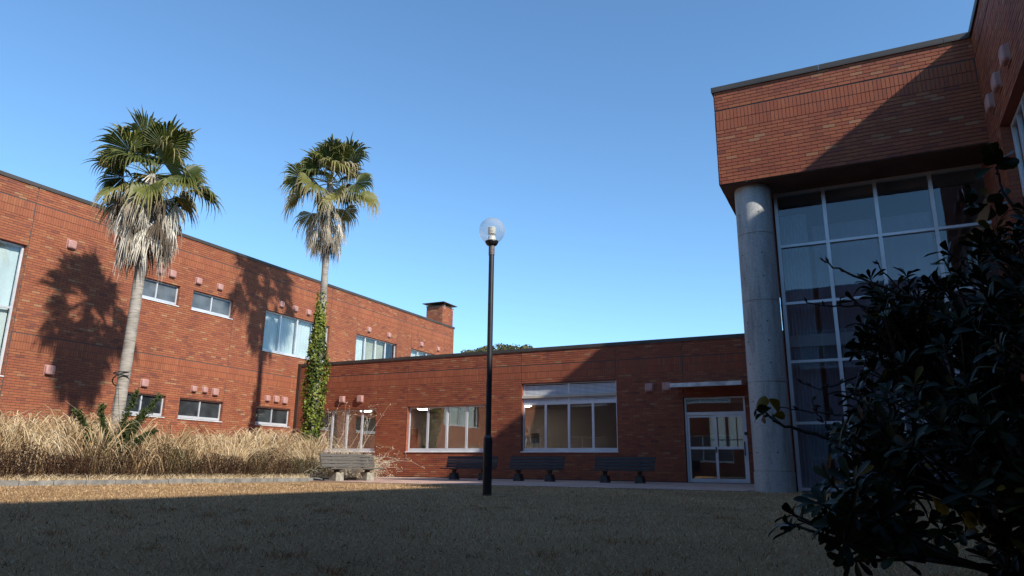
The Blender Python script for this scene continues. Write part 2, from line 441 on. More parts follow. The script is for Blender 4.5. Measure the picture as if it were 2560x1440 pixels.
def ribbons(C, S, tone):
    """C (N,K,3) centre lines, S (N,K,3) half-width vectors, tone (N,) or (N,K-1)"""
    N, K, _ = C.shape
    V = np.stack([C - S, C + S], 2).reshape(-1, 3)
    base = (np.arange(N) * K * 2)[:, None] + (np.arange(K - 1) * 2)[None, :]
    Q = np.stack([base, base + 1, base + 3, base + 2], -1).reshape(-1, 4)
    tone = np.asarray(tone)
    if tone.ndim == 1: tone = np.repeat(tone[:, None], K - 1, 1)
    return V, Q, tone.reshape(-1)

def join_parts(parts):
    Vs, Qs, Ts, o = [], [], [], 0
    for V, Q, T in parts:
        Vs.append(V); Qs.append(Q + o); Ts.append(T); o += len(V)
    return np.concatenate(Vs), np.concatenate(Qs), np.concatenate(Ts)

# ------------------------------------------------------------------ wall frames
def wall_frame(O, U, N):
    O, U, N = Vector(O), Vector(U), Vector(N)
    def F(a, z, d):
        p = O + U * a + N * d
        return (p.x, p.y, p.z + z)
    F.O, F.U, F.N = O, U, N
    return F
XL, YM, YT, XR = -21.91, 23.27, 14.63, 2.517
F_LEFT = wall_frame((XL, 0, 0), (0, 1, 0), (1, 0, 0))
F_MID = wall_frame((0, YM, 0), (1, 0, 0), (0, -1, 0))
F_TOW = wall_frame((0, YT, 0), (1, 0, 0), (0, -1, 0))
F_RIGHT = wall_frame((XR, 0, 0), (0, 1, 0), (-1, 0, 0))

# ------------------------------------------------------------------ brickwork
BL, BP, PROUD = 0.243, 0.0765, 0.011
def split_rect(rs, h):
    out = []
    a0, a1, z0, z1 = h
    for (x0, x1, y0, y1) in rs:
        if x1 <= a0 or x0 >= a1 or y1 <= z0 or y0 >= z1:
            out.append((x0, x1, y0, y1)); continue
        if x0 < a0: out.append((x0, a0 - 0.004, y0, y1))
        if x1 > a1: out.append((a1 + 0.004, x1, y0, y1))
        m0, m1 = max(x0, a0), min(x1, a1)
        if y0 < z0: out.append((m0, m1, y0, z0 - 0.004))
        if y1 > z1: out.append((m0, m1, z1 + 0.004, y1))
    return [r for r in out if r[1] - r[0] > 0.02 and r[3] - r[2] > 0.014]

def brick_rects(a0, a1, z0, z1, bands, holes, joints):
    """running bond, two soldier rows in each band, cut at movement joints and holes"""
    zones, z = [], z0
    for (b0, b1) in bands:
        zones.append((z, b0, 'run')); b1 = b1 - 0.006; hb = (b1 - b0) / 2
        zones.append((b0, b0 + hb, 'sol')); zones.append((b0 + hb, b1, 'sol')); z = b1 + 0.022
    zones.append((z, z1, 'run'))
    cuts = sorted([a0] + [j for j in joints if a0 < j < a1] + [a1])
    res = []
    rowi = 0
    for (q0, q1, kind) in zones:
        if q1 - q0 < 0.03: continue
        n = max(1, round((q1 - q0) / BP)) if kind == 'run' else 1
        p = (q1 - q0) / n
        step = BL if kind == 'run' else 0.0755
        for i in range(n):
            y0, y1 = q0 + i * p + 0.0065, q0 + (i + 1) * p - 0.0065
            rowi += 1
            off = (step / 2 if rowi % 2 else 0) + random.uniform(-0.006, 0.006) if kind == 'run' else 0
            for c0, c1 in zip(cuts[:-1], cuts[1:]):
                c0 += 0.011; c1 -= 0.011
                k = math.floor((c0 - off) / step)
                while True:
                    x0 = off + k * step + 0.0045; x1 = off + (k + 1) * step - 0.0045
                    k += 1
                    if x0 >= c1: break
                    x0, x1 = max(x0, c0), min(x1, c1)
                    if x1 - x0 < 0.02: continue
                    rs = [(x0, x1, y0, y1)]
                    for h in holes:
                        if not (x1 <= h[0] or x0 >= h[1] or y1 <= h[2] or y0 >= h[3]):
                            rs = split_rect(rs, h)
                    res += rs
    return res

_full = {}
BRICK_NOW = [None]
def brick_mat(): return BRICK_NOW[0] or M_BRICK
def full_brick_mesh(F, dims, t):
    key = (tuple(F.U), tuple(F.N), dims, t, brick_mat().name)
    if key not in _full:
        b = MB()
        def L(a, z, d):
            p = F.U * a + F.N * d
            return (p.x, p.y, p.z + z)
        b.lbox(L, 0, dims[0], 0, dims[1], 0.0, PROUD, tone=t)
        me = b.mesh('brick'); me.materials.append(brick_mat())
        _full[key] = me
    return _full[key]

def tones(n):
    t = np.clip(R.normal(0.58, 0.115, n), 0.02, 0.95)
    k = R.random(n)
    t = np.where(k < 0.05, R.uniform(0.86, 0.98, n), t)
    t = np.where(k > 0.95, R.uniform(0.15, 0.34, n), t)
    return t

def lay_bricks(parent, F, rects, singles, view=None):
    """the `singles` bricks that show largest become objects, the rest one part"""
    rects = np.array(rects)
    n = len(rects)
    t = tones(n)
    upright = (rects[:, 3] - rects[:, 2]) > 0.12
    t[upright] = 0.58 + (t[upright] - 0.58) * 0.5
    P = np.array([F((r[0] + r[1]) / 2, (r[2] + r[3]) / 2, 0) for r in rects])
    cp = np.array([0, 0, CAM_H])
    D = P - cp
    dist = np.linalg.norm(D, axis=1)
    z = D @ np.array(w); x = (D @ np.array(rr)) / z * 1767; y = (D @ np.array(uu)) / z * 1767
    vis = (z > 0) & (np.abs(x) < 1265) & (np.abs(y) < 705)
    if view is not None: vis &= view(P)
    full = (rects[:, 1] - rects[:, 0] > 0.2) & (rects[:, 3] - rects[:, 2] > 0.05)
    score = np.where(vis & full, 1.0 / dist, 0)
    idx = np.argsort(-score)[:singles]
    idx = idx[score[idx] > 0]
    solo = np.zeros(n, bool); solo[idx] = True
    for i in idx:
        r = rects[i]
        dims = (round(float(r[1] - r[0]), 3), round(float(r[3] - r[2]), 4))
        me = full_brick_mesh(F, dims, round(float(t[i]) * 9) / 9)
        o = bpy.data.objects.new('brick', me); COL.objects.link(o)
        o.parent = parent
        o.location = F(r[0], r[2], R.uniform(-0.0015, 0.0015))
    rest = rects[~solo]
    m = len(rest)
    if m:
        O, U, N = np.array(F.O), np.array(F.U), np.array(F.N); Z = np.array([0, 0, 1.0])
        d = PROUD + R.uniform(-0.002, 0.002, m)
        a0, a1, q0, q1 = rest.T
        def pt(a, q, dd): return O + a[:, None] * U + q[:, None] * Z + dd[:, None] * N
        zz = np.zeros(m)
        V = np.stack([pt(a0, q0, zz), pt(a1, q0, zz), pt(a1, q1, zz), pt(a0, q1, zz),
                      pt(a0, q0, d), pt(a1, q0, d), pt(a1, q1, d), pt(a0, q1, d)], 1).reshape(-1, 3)
        fq = np.array([[4, 5, 6, 7], [0, 1, 5, 4], [1, 2, 6, 5], [2, 3, 7, 6], [3, 0, 4, 7]])
        Q = ((np.arange(m) * 8)[:, None, None] + fq[None]).reshape(-1, 4)
        put('brickwork', np_mesh('brickwork', V, Q, np.repeat(t[~solo], 5)), brick_mat(), parent, kind='stuff')

def wall_panel(parent, F, a0, a1, z0, z1, holes, reveal=0.16, name='wall'):
    us = sorted({a0, a1} | {min(max(h[i], a0), a1) for h in holes for i in (0, 1)})
    zs = sorted({z0, z1} | {min(max(h[i], z0), z1) for h in holes for i in (2, 3)})
    b = MB()
    for x0, x1 in zip(us[:-1], us[1:]):
        for y0, y1 in zip(zs[:-1], zs[1:]):
            cx, cy = (x0 + x1) / 2, (y0 + y1) / 2
            if any(h[0] < cx < h[1] and h[2] < cy < h[3] for h in holes): continue
            b.quad(F(x0, y0, 0), F(x1, y0, 0), F(x1, y1, 0), F(x0, y1, 0))
    for h in holes:
        n = max(1, int((h[3] - h[2]) / BP)); p = (h[3] - h[2]) / n
        for a in (h[0], h[1]):
            for i in range(n):
                q0, q1 = h[2] + i * p, h[2] + (i + 1) * p
                b.quad(F(a, q0, PROUD), F(a, q1 - 0.011, PROUD), F(a, q1 - 0.011, -reveal), F(a, q0, -reveal), tone=float(tones(1)[0]), mi=1)
                b.quad(F(a, q1 - 0.011, 0), F(a, q1, 0), F(a, q1, -reveal), F(a, q1 - 0.011, -reveal))
        b.quad(F(h[0], h[3], PROUD), F(h[1], h[3], PROUD), F(h[1], h[3], -reveal), F(h[0], h[3], -reveal), tone=0.4, mi=1)
        b.quad(F(h[0], h[2], 0), F(h[1], h[2], 0), F(h[1], h[2], -reveal), F(h[0], h[2], -reveal))
    return b.put(name, [M_MORTAR, brick_mat()], parent)

# ------------------------------------------------------------------ windows
def window(parent, F, a0, a1, z0, z1, mull=(), trans=(), depth=0.10, fw=0.045, bottom=0.06, mw=0.05, panes=None,
           sill=True, blinds=None, name='window', frame_mat=None, glass=None, sill_out=0.045):
    """panes / blinds: one entry per vertical bay (material or None); frame is the window itself"""
    fm = frame_mat or M_ALU
    b = MB()
    t = 0.06
    b.lbox(F, a0, a0 + fw, z0, z1, -depth - t, -depth)
    b.lbox(F, a1 - fw, a1, z0, z1, -depth - t, -depth)
    b.lbox(F, a0 + fw, a1 - fw, z1 - fw, z1, -depth - t, -depth)
    b.lbox(F, a0 + fw, a1 - fw, z0, z0 + bottom, -depth - t, -depth)
    xs = [a0 + fw]
    for i, m in enumerate(mull):
        off = 0.004 + 0.012 * (i % 2)
        b.lbox(F, m - mw / 2, m + mw / 2, z0 + bottom, z1 - fw, -depth - t + 0.003, -depth + (0.012 if i == len(mull) // 2 else 0.0) - 0.003)
        xs.append(m)
    xs.append(a1 - fw)
    cuts = [z0 + bottom] + list(trans) + [z1 - fw]
    bounds = []
    for i in range(len(xs) - 1):
        l = xs[i] + (mw / 2 if i else 0); r = xs[i + 1] - (mw / 2 if i < len(xs) - 2 else 0)
        bounds.append((l, r))
        for q in trans:
            b.lbox(F, l, r, q - 0.03, q + 0.03, -depth - t + 0.004, -depth - 0.004)
    o = b.put(name, fm, parent)
    for i, (l, r) in enumerate(bounds):
        pm = (panes[i] if panes else None) or glass or M_GLASS
        for k in range(len(cuts) - 1):
            q0 = cuts[k] + (0.03 if k else 0); q1 = cuts[k + 1] - (0.03 if k < len(cuts) - 2 else 0)
            p = MB(); p.lbox(F, l, r, q0, q1, -depth - 0.036, -depth - 0.030); p.put('pane', pm, o)
        if blinds and blinds[i]:
            # a hanging blind with shallow vertical folds
            q = MB(); n = 10
            for k in range(n):
                l2 = l - 0.02 + (r - l + 0.04) * k / n; r2 = l - 0.02 + (r - l + 0.04) * (k + 1) / n
                dd0 = -depth - 0.16 - 0.018 * (k % 2); dd1 = -depth - 0.16 - 0.018 * ((k + 1) % 2)
                q.quad(F(l2, z0 + 0.02, dd0), F(r2, z0 + 0.02, dd1), F(r2, z1 - 0.01, dd1), F(l2, z1 - 0.01, dd0))
            q.put('blind', blinds[i], o)
    if sill:
        s = MB()
        s.hexa([F(a0 - 0.03, z0 - 0.045, -depth + 0.002), F(a1 + 0.03, z0 - 0.045, -depth + 0.002), F(a1 + 0.03, z0 - 0.045, sill_out), F(a0 - 0.03, z0 - 0.045, sill_out),
                F(a0 - 0.03, z0 - 0.002, -depth + 0.002), F(a1 + 0.03, z0 - 0.002, -depth + 0.002), F(a1 + 0.03, z0 - 0.017, sill_out), F(a0 - 0.03, z0 - 0.017, sill_out)])
        s.put('sill', M_SILL, o)
    return o

_vent = {}
def vent(parent, F, a, z, s=0.27, h=None):
    """square hood with chamfered face, open underneath"""
    h = h or s
    key = (tuple(F.U), tuple(F.N), round(s, 3), round(h, 3))
    if key not in _vent:
        b = MB()
        def L(x, q, d):
            p = F.U * x + F.N * d
            return (p.x, p.y, p.z + q)
        c = 0.035; D = 0.12
        rings = []
        for (ins, d) in ((0.0, 0.0), (0.0, D - c), (c * 0.35, D - c * 0.3), (c, D)):
            hw, hh = s / 2 - ins, h / 2 - ins; k = 0.03
            rings.append([L(x, q, d) for (x, q) in ((-hw + k, -hh), (hw - k, -hh), (hw, -hh + k), (hw, hh - k), (hw - k, hh), (-hw + k, hh), (-hw, hh - k), (-hw, -hh + k))])
        V = [p for r_ in rings for p in r_]
        Fc = []
        for j in range(3):
            for i in range(8):
                k = (i + 1) % 8
                Fc.append((j * 8 + i, j * 8 + k, (j + 1) * 8 + k, (j + 1) * 8 + i))
        Fc.append(tuple(24 + i for i in range(8)))
        b.add(V, Fc)
        # raised backplate lip
        b.lbox(L, -s / 2 - 0.012, s / 2 + 0.012, -h / 2 - 0.02, h / 2 + 0.012, PROUD, 0.028)
        me = b.mesh('vent_hood'); me.materials.append(M_VENT)
        _vent[key] = me
    o = bpy.data.objects.new('vent_hood', _vent[key]); COL.objects.link(o)
    o.parent = parent
    o.location = F(a, z, 0)
    return o

def coping(parent, F, a0, a1, z0, z1, joints=(), out=0.045, back=0.35):
    b = MB()
    cuts = [a0] + [j for j in joints if a0 < j < a1] + [a1]
    for x0, x1 in zip(cuts[:-1], cuts[1:]):
        b.lbox(F, x0 + 0.003, x1 - 0.003, z0, z1, -back, out)
        b.lbox(F, x0 + 0.003, x1 - 0.003, z0 - 0.02, z0 - 0.001, out - 0.012, out - 0.002)
    b.put('coping', M_COPING, parent)

# ================================================================== GROUND
g = MB()
n = 48
ring = [0, 6, 14, 30, 60, 140, 400, 900]
gv = [(0, 10, 0)]; gf = []
for k, rad_ in enumerate(ring[1:]):
    for i in range(n):
        a = 2 * math.pi * i / n
        gv.append((rad_ * math.cos(a), 10 + rad_ * math.sin(a), 0.0))
for i in range(n):
    gf.append((0, 1 + i, 1 + (i + 1) % n))
for k in range(len(ring) - 2):
    for i in range(n):
        j = (i + 1) % n
        gf.append((1 + k * n + i, 1 + (k + 1) * n + i, 1 + (k + 1) * n + j, 1 + k * n + j))
g.add(gv, gf)
g.put('lawn', M_LAWN, kind='structure', label='dry straw-coloured lawn of the courtyard')

# paving strip in front of the link wing
PX0, PX1, PY0, PY1 = -17.6, -1.45, 14.9, YM
pv = MB(); pv.box(PX0, PX1, PY0, PY1 - 0.003, -0.05, 0.012)
pave = pv.put('pavement', M_TILEBED, kind='structure', label='pink tiled paving strip along the low brick wing')
T = 0.30
cells = []
for i in range(int((PX1 - PX0) / T)):
    for j in range(int((PY1 - PY0) / T)):
        x, y = PX0 + i * T, PY0 + j * T
        if (x + 0.15 + 1.765) ** 2 + (y + 0.15 - 15.2) ** 2 < 0.55 ** 2 or (x > -2.0 and y > 15.3): continue
        cells.append((x, y))
cells.sort(key=lambda c: c[0] ** 2 + c[1] ** 2)
tile_me = []
for k in range(8):
    b = MB(); b.hexa([(0.004, 0.004, 0), (T - 0.004, 0.004, 0), (T - 0.004, T - 0.004, 0), (0.004, T - 0.004, 0),
                      (0.007, 0.007, 0.012), (T - 0.007, 0.007, 0.012), (T - 0.007, T - 0.007, 0.012), (0.007, T - 0.007, 0.012)], tone=k / 7)
    me = b.mesh('paving_tile'); me.materials.append(M_TILE); tile_me.append(me)
rest = MB()
for k, (x, y) in enumerate(cells):
    if k < 300:
        o = bpy.data.objects.new('paving_tile', random.choice(tile_me)); COL.objects.link(o); o.parent = pave
        o.location = (x, y, 0.012 + random.uniform(-0.001, 0.001))
    else:
        rest.box(x + 0.004, x + T - 0.004, y + 0.004, y + T - 0.004, 0.012, 0.024 + random.uniform(-0.001, 0.001), tone=random.random())
rest.put('tile_field', M_TILE, pave, kind='stuff')

# planting bed and its kerb
XK = -13.30
bd = MB(); bd.box(XL + 0.02, XK - 0.12, 1.0, 17.4, -0.05, 0.075)
bd.put('planting_bed', M_SOIL, kind='structure', label='raised soil bed between the kerb and the brick wing')
kerb = put('kerb', None, None, kind='structure', label='grey concrete kerb edging the planting bed')
kerb.location = (XK, 0, 0)
y = 1.0
while y < 15.5:
    b = MB(); L = 0.60; dz = random.uniform(-0.006, 0.006)
    x0 = random.uniform(-0.004, 0.004)
    b.hexa([(x0 - 0.12, y + 0.004, -0.05), (x0, y + 0.004, -0.05), (x0, y + L - 0.009, -0.05), (x0 - 0.12, y + L - 0.009, -0.05),
            (x0 - 0.12, y + 0.004, 0.095 + dz), (x0 - 0.012, y + 0.004, 0.095 + dz), (x0 - 0.012, y + L - 0.009, 0.095 + dz), (x0 - 0.12, y + L - 0.009, 0.095 + dz)])
    b.put('kerb_stone', M_KERB, kerb); y += L
x = XK
while x > -17.5:
    b = MB(); b.box(x - XK - 0.6 + 0.004, x - XK - 0.004, 17.41, 17.53, -0.05, 0.09); b.put('kerb_stone', M_KERB, kerb); x -= 0.6

# ================================================================== LEFT WING (two storeys)
LW = thing('brick_building', 'long two-storey red brick wing behind the two palms, with a chimney at its far end', 'building', (XL, 18, 0))
LWi = Matrix.Translation((-XL, -18, 0))
def local(F, loc):
    O = F.O - Vector(loc)
    return wall_frame(O, F.U, F.N)
FL = local(F_LEFT, (XL, 18, 0))
Y0L, Y1L, ZL = -3.0, 36.08, 8.53
holesL = [(7.4, 11.54, 2.80, 6.66)]
up = [(15.19, 16.90, 5.95, 6.66), (17.48, 19.36, 5.95, 6.66)]
lo = [(15.19, 16.90, 2.00, 2.71), (17.48, 19.40, 2.00, 2.71), (21.08, 22.98, 2.00, 2.71)]
bigs = [(21.09, 25.02, 4.98, 6.66), (26.99, 30.34, 4.98, 6.66), (31.66, 35.02, 4.98, 6.66)]
ext = [(-2.4, 1.0, 0.95, 2.66), (2.2, 5.8, 0.95, 2.66), (-2.4, 1.0, 4.98, 6.66), (2.2, 5.8, 4.98, 6.66)]
holesL += up + lo + bigs + ext
jointsL = [11.58, 19.40, 21.09, 25.03, 26.99, 30.35, 31.65, 35.04]
jointsL = [j + 0.0 for j in jointsL]
wall_panel(LW, FL, Y0L, Y1L, 0, ZL, holesL)
rL = brick_rects(Y0L, Y1L, 0, ZL, [(3.58, 4.06), (7.50, 8.00)], holesL, jointsL)
lay_bricks(LW, FL, rL, 300, view=lambda P: (P[:, 2] > 1.5))
coping(LW, FL, Y0L, Y1L + 0.05, ZL, ZL + 0.095, joints=[0.5, 4.2, 7.9, 11.6, 15.3, 19, 22.7, 26.4, 30.1, 33.8])
b = MB()
b.box(-12, -0.36, Y0L - 18, Y1L - 18, 8.2, 8.3)
b.put('roof', M_ROOF, LW)
b = MB()
b.box(-12, -11.8, Y0L - 18, Y1L - 18, 0, 8.2); b.box(-11.8, -0.30, Y0L - 18, Y0L - 17.8, 0, 8.2); b.box(-11.8, -0.005, Y1L - 18.2, Y1L - 18, 0, 8.52)
b.put('outer_wall', M_BRICK, LW)
b = MB(); b.box(-11.8, -0.30, Y0L - 17.8, Y1L - 18.2, 3.3, 3.6); b.box(-11.8, -4.5, Y0L - 17.8, Y1L - 18.2, 3.62, 8.15); b.put('upper_floor', M_CEIL, LW)
# windows
window(LW, FL, 7.42, 11.53, 2.80, 6.65, mull=(9.48,), trans=(4.76,), fw=0.06, panes=None, blinds=[M_BLIND, M_BLIND])
for (a0, a1, z0, z1) in up:
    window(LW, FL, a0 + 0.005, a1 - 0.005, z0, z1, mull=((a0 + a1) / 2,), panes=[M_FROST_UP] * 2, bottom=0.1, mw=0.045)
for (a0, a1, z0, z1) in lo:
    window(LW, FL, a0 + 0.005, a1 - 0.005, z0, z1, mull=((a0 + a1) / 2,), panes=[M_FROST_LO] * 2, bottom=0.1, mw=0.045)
a0, a1, z0, z1 = bigs[0]; q = (a1 - a0) / 4
window(LW, FL, a0 + 0.005, a1 - 0.005, z0, z1, mull=(a0 + q, a0 + 2 * q, a0 + 3 * q), bottom=0.09, mw=0.07, blinds=[M_BLIND] * 4)
a0, a1, z0, z1 = bigs[1]; q = (a1 - a0) / 4
window(LW, FL, a0 + 0.005, a1 - 0.005, z0, z1, mull=(a0 + q, a0 + 2 * q, a0 + 3 * q), bottom=0.09, mw=0.07, blinds=[M_BLIND, M_BEIGE, M_BEIGE, None])
a0, a1, z0, z1 = bigs[2]; q = (a1 - a0) / 4
window(LW, FL, a0 + 0.005, a1 - 0.005, z0, z1, mull=(a0 + q, a0 + 2 * q, a0 + 3 * q), bottom=0.09, mw=0.07, blinds=[M_BLIND, M_BLIND, None, None])
for (a, z, s) in [(12.80, 7.05, .27), (12.79, 3.10, .28), (15.98, 3.06, .26), (15.99, 7.02, .21), (16.48, 7.03, .26), (17.62, 7.04, .24), (18.61, 7.04, .24),
                  (17.99, 3.07, .21), (18.47, 3.08, .21), (18.95, 3.05, .26), (21.59, 3.05, .23), (22.08, 3.06, .26), (22.56, 3.05, .27),
                  (21.88, 7.05, .25), (22.71, 7.03, .24), (23.54, 7.03, .24), (24.39, 7.03, .24), (27.89, 7.02, .24), (29.56, 7.03, .24), (32.61, 7.03, .23), (34.34, 7.03, .23)]:
    vent(LW, FL, a, z, s)
for (a0, a1, z0, z1) in ext:
    q = (a1 - a0) / 4
    window(LW, FL, a0 + 0.005, a1 - 0.005, z0, z1, mull=(a0 + q, a0 + 2 * q, a0 + 3 * q), bottom=0.09, mw=0.07, blinds=[M_BLIND, M_BEIGE, None, M_BLIND])
for a in (-1.6, 0.2, 3.1, 4.9):
    vent(LW, FL, a, 3.06, .26); vent(LW, FL, a, 7.03, .24)
# chimney
cx0, cx1, cy0, cy1 = -1.21, -0.09, 34.853 - 18, 36.05 - 18
ch = MB(); ch.box(cx0, cx1, cy0, cy1, 8.3, 9.72); CH = ch.put('chimney', M_MORTAR, LW)
for F2, s0, s1 in ((wall_frame((cx1, 0, 0), (0, 1, 0), (1, 0, 0)), cy0, cy1), (wall_frame((0, cy0, 0), (1, 0, 0), (0, -1, 0)), cx0, cx1)):
    rc = brick_rects(s0 - 0.005, s1 + 0.005, 8.3, 9.72, [], [], [])
    lay_bricks(CH, F2, rc, 0)
c2 = MB(); c2.box(cx0 - 0.03, cx1 + 0.03, cy0 - 0.03, cy1 + 0.03, 9.722, 9.77); c2.put('chimney_rim', M_COPING, CH)
c3 = MB()
e = 0.2
zc = 9.93
pc = [(cx0 - e, cy0 - e, zc), (cx1 + e, cy0 - e, zc), (cx1 + e, cy1 + e, zc), (cx0 - e, cy1 + e, zc)]
xm, ym = (cx0 + cx1) / 2, (cy0 + cy1) / 2
pt = [(xm - .35, ym - .35, zc + 0.11), (xm + .35, ym - .35, zc + 0.11), (xm + .35, ym + .35, zc + 0.11), (xm - .35, ym + .35, zc + 0.11)]
c3.hexa(pc + pt)
c3.box(cx0 - e, cx1 + e, cy0 - e, cy1 + e, zc - 0.03, zc - 0.001)
c3.put('chimney_cap', M_BROWN, CH)
c4 = MB()
for (px, py) in ((cx0 - .02, cy0 + .2), (cx0 - .02, cy1 - .2), (cx1 + .03, cy0 + .2), (cx1 + .03, cy1 - .15)):
    c4.tube([(px, py, 9.58), (px, py, zc - 0.02)], 0.012, 6)
c4.put('cap_bracket', M_ALU, CH)

# ================================================================== LINK WING (one storey)
BRICK_NOW[0] = M_BRICK_RED
MW = thing('brick_building', 'low single-storey red brick wing across the back of the courtyard, behind the benches', 'building', (-12, YM, 0))
FM = local(F_MID, (-12, YM, 0))
A0, A1, ZM = XL + 0.01, -1.45, 4.565
hM = [(-20.70, -17.62, 0.95, 2.66), (-16.12, -12.63, 0.95, 2.67), (-11.17, -7.59, 0.95, 3.37), (-5.34, -3.41, 0.03, 2.70)]
jM = [-17.63, -16.17, -12.64, -11.19, -7.60, -5.31]
wall_panel(MW, FM, A0, A1, 0, ZM, hM)
rM = brick_rects(A0, A1, 0.05, ZM, [(3.54, 4.04)], hM, jM)
lay_bricks(MW, FM, rM, 300, view=lambda P: (P[:, 2] > 0.9) & (P[:, 0] < -3.3) & (P[:, 0] > -19.5))
coping(MW, FM, A0 - 0.0, A1, ZM, ZM + 0.10, joints=[-18, -14.2, -10.4, -6.6], back=0.3)
b = MB(); b.lbox(FM, A0, A0 + 0.16, 0, ZM - 0.022, PROUD + 0.003, 0.07); b.lbox(FM, A0 + 0.003, A0 + 0.157, ZM - 0.021, ZM + 0.098, 0.046, 0.068); b.put('corner_cover', M_BROWN, MW)
b = MB(); b.box(A0 + 12, A1 + 12, 0.31, 5.0, 4.2, 4.3); b.put('roof', M_ROOF, MW)
# corridor behind the glass
D = 4.6
b = MB()
bh = [(-5.45, -4.85, 1.25, 2.45), (-4.75, -4.15, 1.25, 2.45), (-4.05, -3.45, 1.25, 2.45), (-3.35, -2.75, 1.25, 2.45)]
FB = wall_frame((12, D, 0), (1, 0, 0), (0, -1, 0))
us = sorted({A0, A1} | {h[i] for h in bh for i in (0, 1)}); zs = [0, 1.25, 2.45, 2.9]
for x0, x1 in zip(us[:-1], us[1:]):
    for y0, y1 in zip(zs[:-1], zs[1:]):
        if any(h[0] < (x0 + x1) / 2 < h[1] and h[2] < (y0 + y1) / 2 < h[3] for h in bh): continue
        b.lbox(FB, x0, x1, y0, y1, -0.15, 0)
b.box(A0 + 12.0, A0 + 12.1, 0.02, D, 0, 2.9)
b.box(A1 + 11.9, A1 + 12.0, 0.02, D, 0, 2.9)
b.box(5.55, 5.65, 0.17, D, 0.02, 2.849)  # added partition, keeps the entrance lobby dark
b.put('inside_wall', M_PLASTER, MW)
for h in bh:
    q_ = MB(); q_.lbox(FB, h[0], h[1], h[2], h[3], -0.10, -0.09); iw = q_.put('inside_window', M_SHEER, MW)
    q_ = MB(); mm = (h[0] + h[1]) / 2; q_.lbox(FB, mm - .02, mm + .02, h[2], h[3], -0.085, -0.05); q_.lbox(FB, h[0], h[1], h[2] + .25, h[2] + .29, -0.084, -0.051); q_.put('glazing_bar', M_ALU, iw)
b = MB(); b.box(A0 + 12.1, A1 + 11.9, 0.02, D - 0.003, 2.85, 2.95); b.put('ceiling', M_CEIL, MW)
b = MB(); b.box(A0 + 12.1, A1 + 11.9, 0.02, D - 0.003, 0.0, 0.02); b.put('inside_floor', M_FLOORIN, MW)
b = MB(); b.box(A0 + 12, A1 + 12, D + 0.15, D + 0.3, 2.95, 4.3); b.box(A0 + 12, A0 + 12.2, 0.31, D + 0.15, 2.96, 4.2); b.put('outer_wall', M_BRICK, MW)
b = MB(); b.box(-7.7, -6.7, D - 0.06, D - 0.003, 0.02, 2.1); b.put('inside_door', M_REDDOOR, MW)
b = MB(); b.box(-6.4, -6.15, D - 0.03, D - 0.003, 1.1, 1.35); b.box(-0.9, -0.55, D - 0.03, D - 0.003, 1.45, 1.85); b.put('notice_board', M_DARKIN, MW)
for x in (-20.3, -17.2, -12.35):
  for yy in (2.75,):
    b = MB(); b.lathe([(0.02, 2.849), (0.26, 2.845), (0.26, 2.82), (0.2, 2.80), (0.02, 2.798)], x + 12, yy, 24); b.put('ceiling_lamp', M_LAMPLIT, MW, smooth=False)

window(MW, FM, -20.69, -17.63, 0.99, 2.655, mull=(-19.93, -19.16, -18.40), bottom=0.11, mw=0.085, fw=0.05, glass=M_MIDGLASS)
window(MW, FM, -16.11, -12.64, 0.99, 2.665, mull=(-15.24, -14.37, -13.51), bottom=0.11, mw=0.085, fw=0.05, glass=M_MIDGLASS)
w2 = window(MW, FM, -11.16, -7.60, 0.99, 2.66, mull=(-10.27, -9.38, -8.49), bottom=0.11, mw=0.085, fw=0.05, glass=M_MIDGLASS)
# ventilation louvre above the third window
lv = MB()
lv.lbox(FM, -11.16, -11.10, 2.663, 3.365, -0.16, -0.10); lv.lbox(FM, -7.66, -7.60, 2.663, 3.365, -0.16, -0.10)
lv.lbox(FM, -9.42, -9.34, 2.72, 3.33, -0.16, -0.098); lv.lbox(FM, -11.10, -7.66, 3.332, 3.365, -0.16, -0.10); lv.lbox(FM, -11.10, -7.66, 2.663, 2.72, -0.16, -0.10)
LV = lv.put('louvre', M_ALU, MW)
nsl = 13
for (s0, s1) in ((-11.098, -9.422), (-9.338, -7.662)):
    sm = MB()
    sm.hexa([FM(s0, -0.004, -0.155), FM(s1, -0.004, -0.155), FM(s1, -0.040, -0.108), FM(s0, -0.040, -0.108),
             FM(s0, 0.0, -0.152), FM(s1, 0.0, -0.152), FM(s1, -0.021, -0.105), FM(s0, -0.021, -0.105)])
    me = sm.mesh('louvre_slat'); me.materials.append(M_LOUVRE)
    for k in range(nsl):
        o = bpy.data.objects.new('louvre_slat', me); COL.objects.link(o); o.parent = LV
        o.location = (0, 0, 2.768 + k * 0.0448)
b = MB(); b.lbox(FM, -11.09, -7.67, 2.72, 3.33, -0.20, -0.17); b.put('louvre_backing', M_DARKIN, LV)

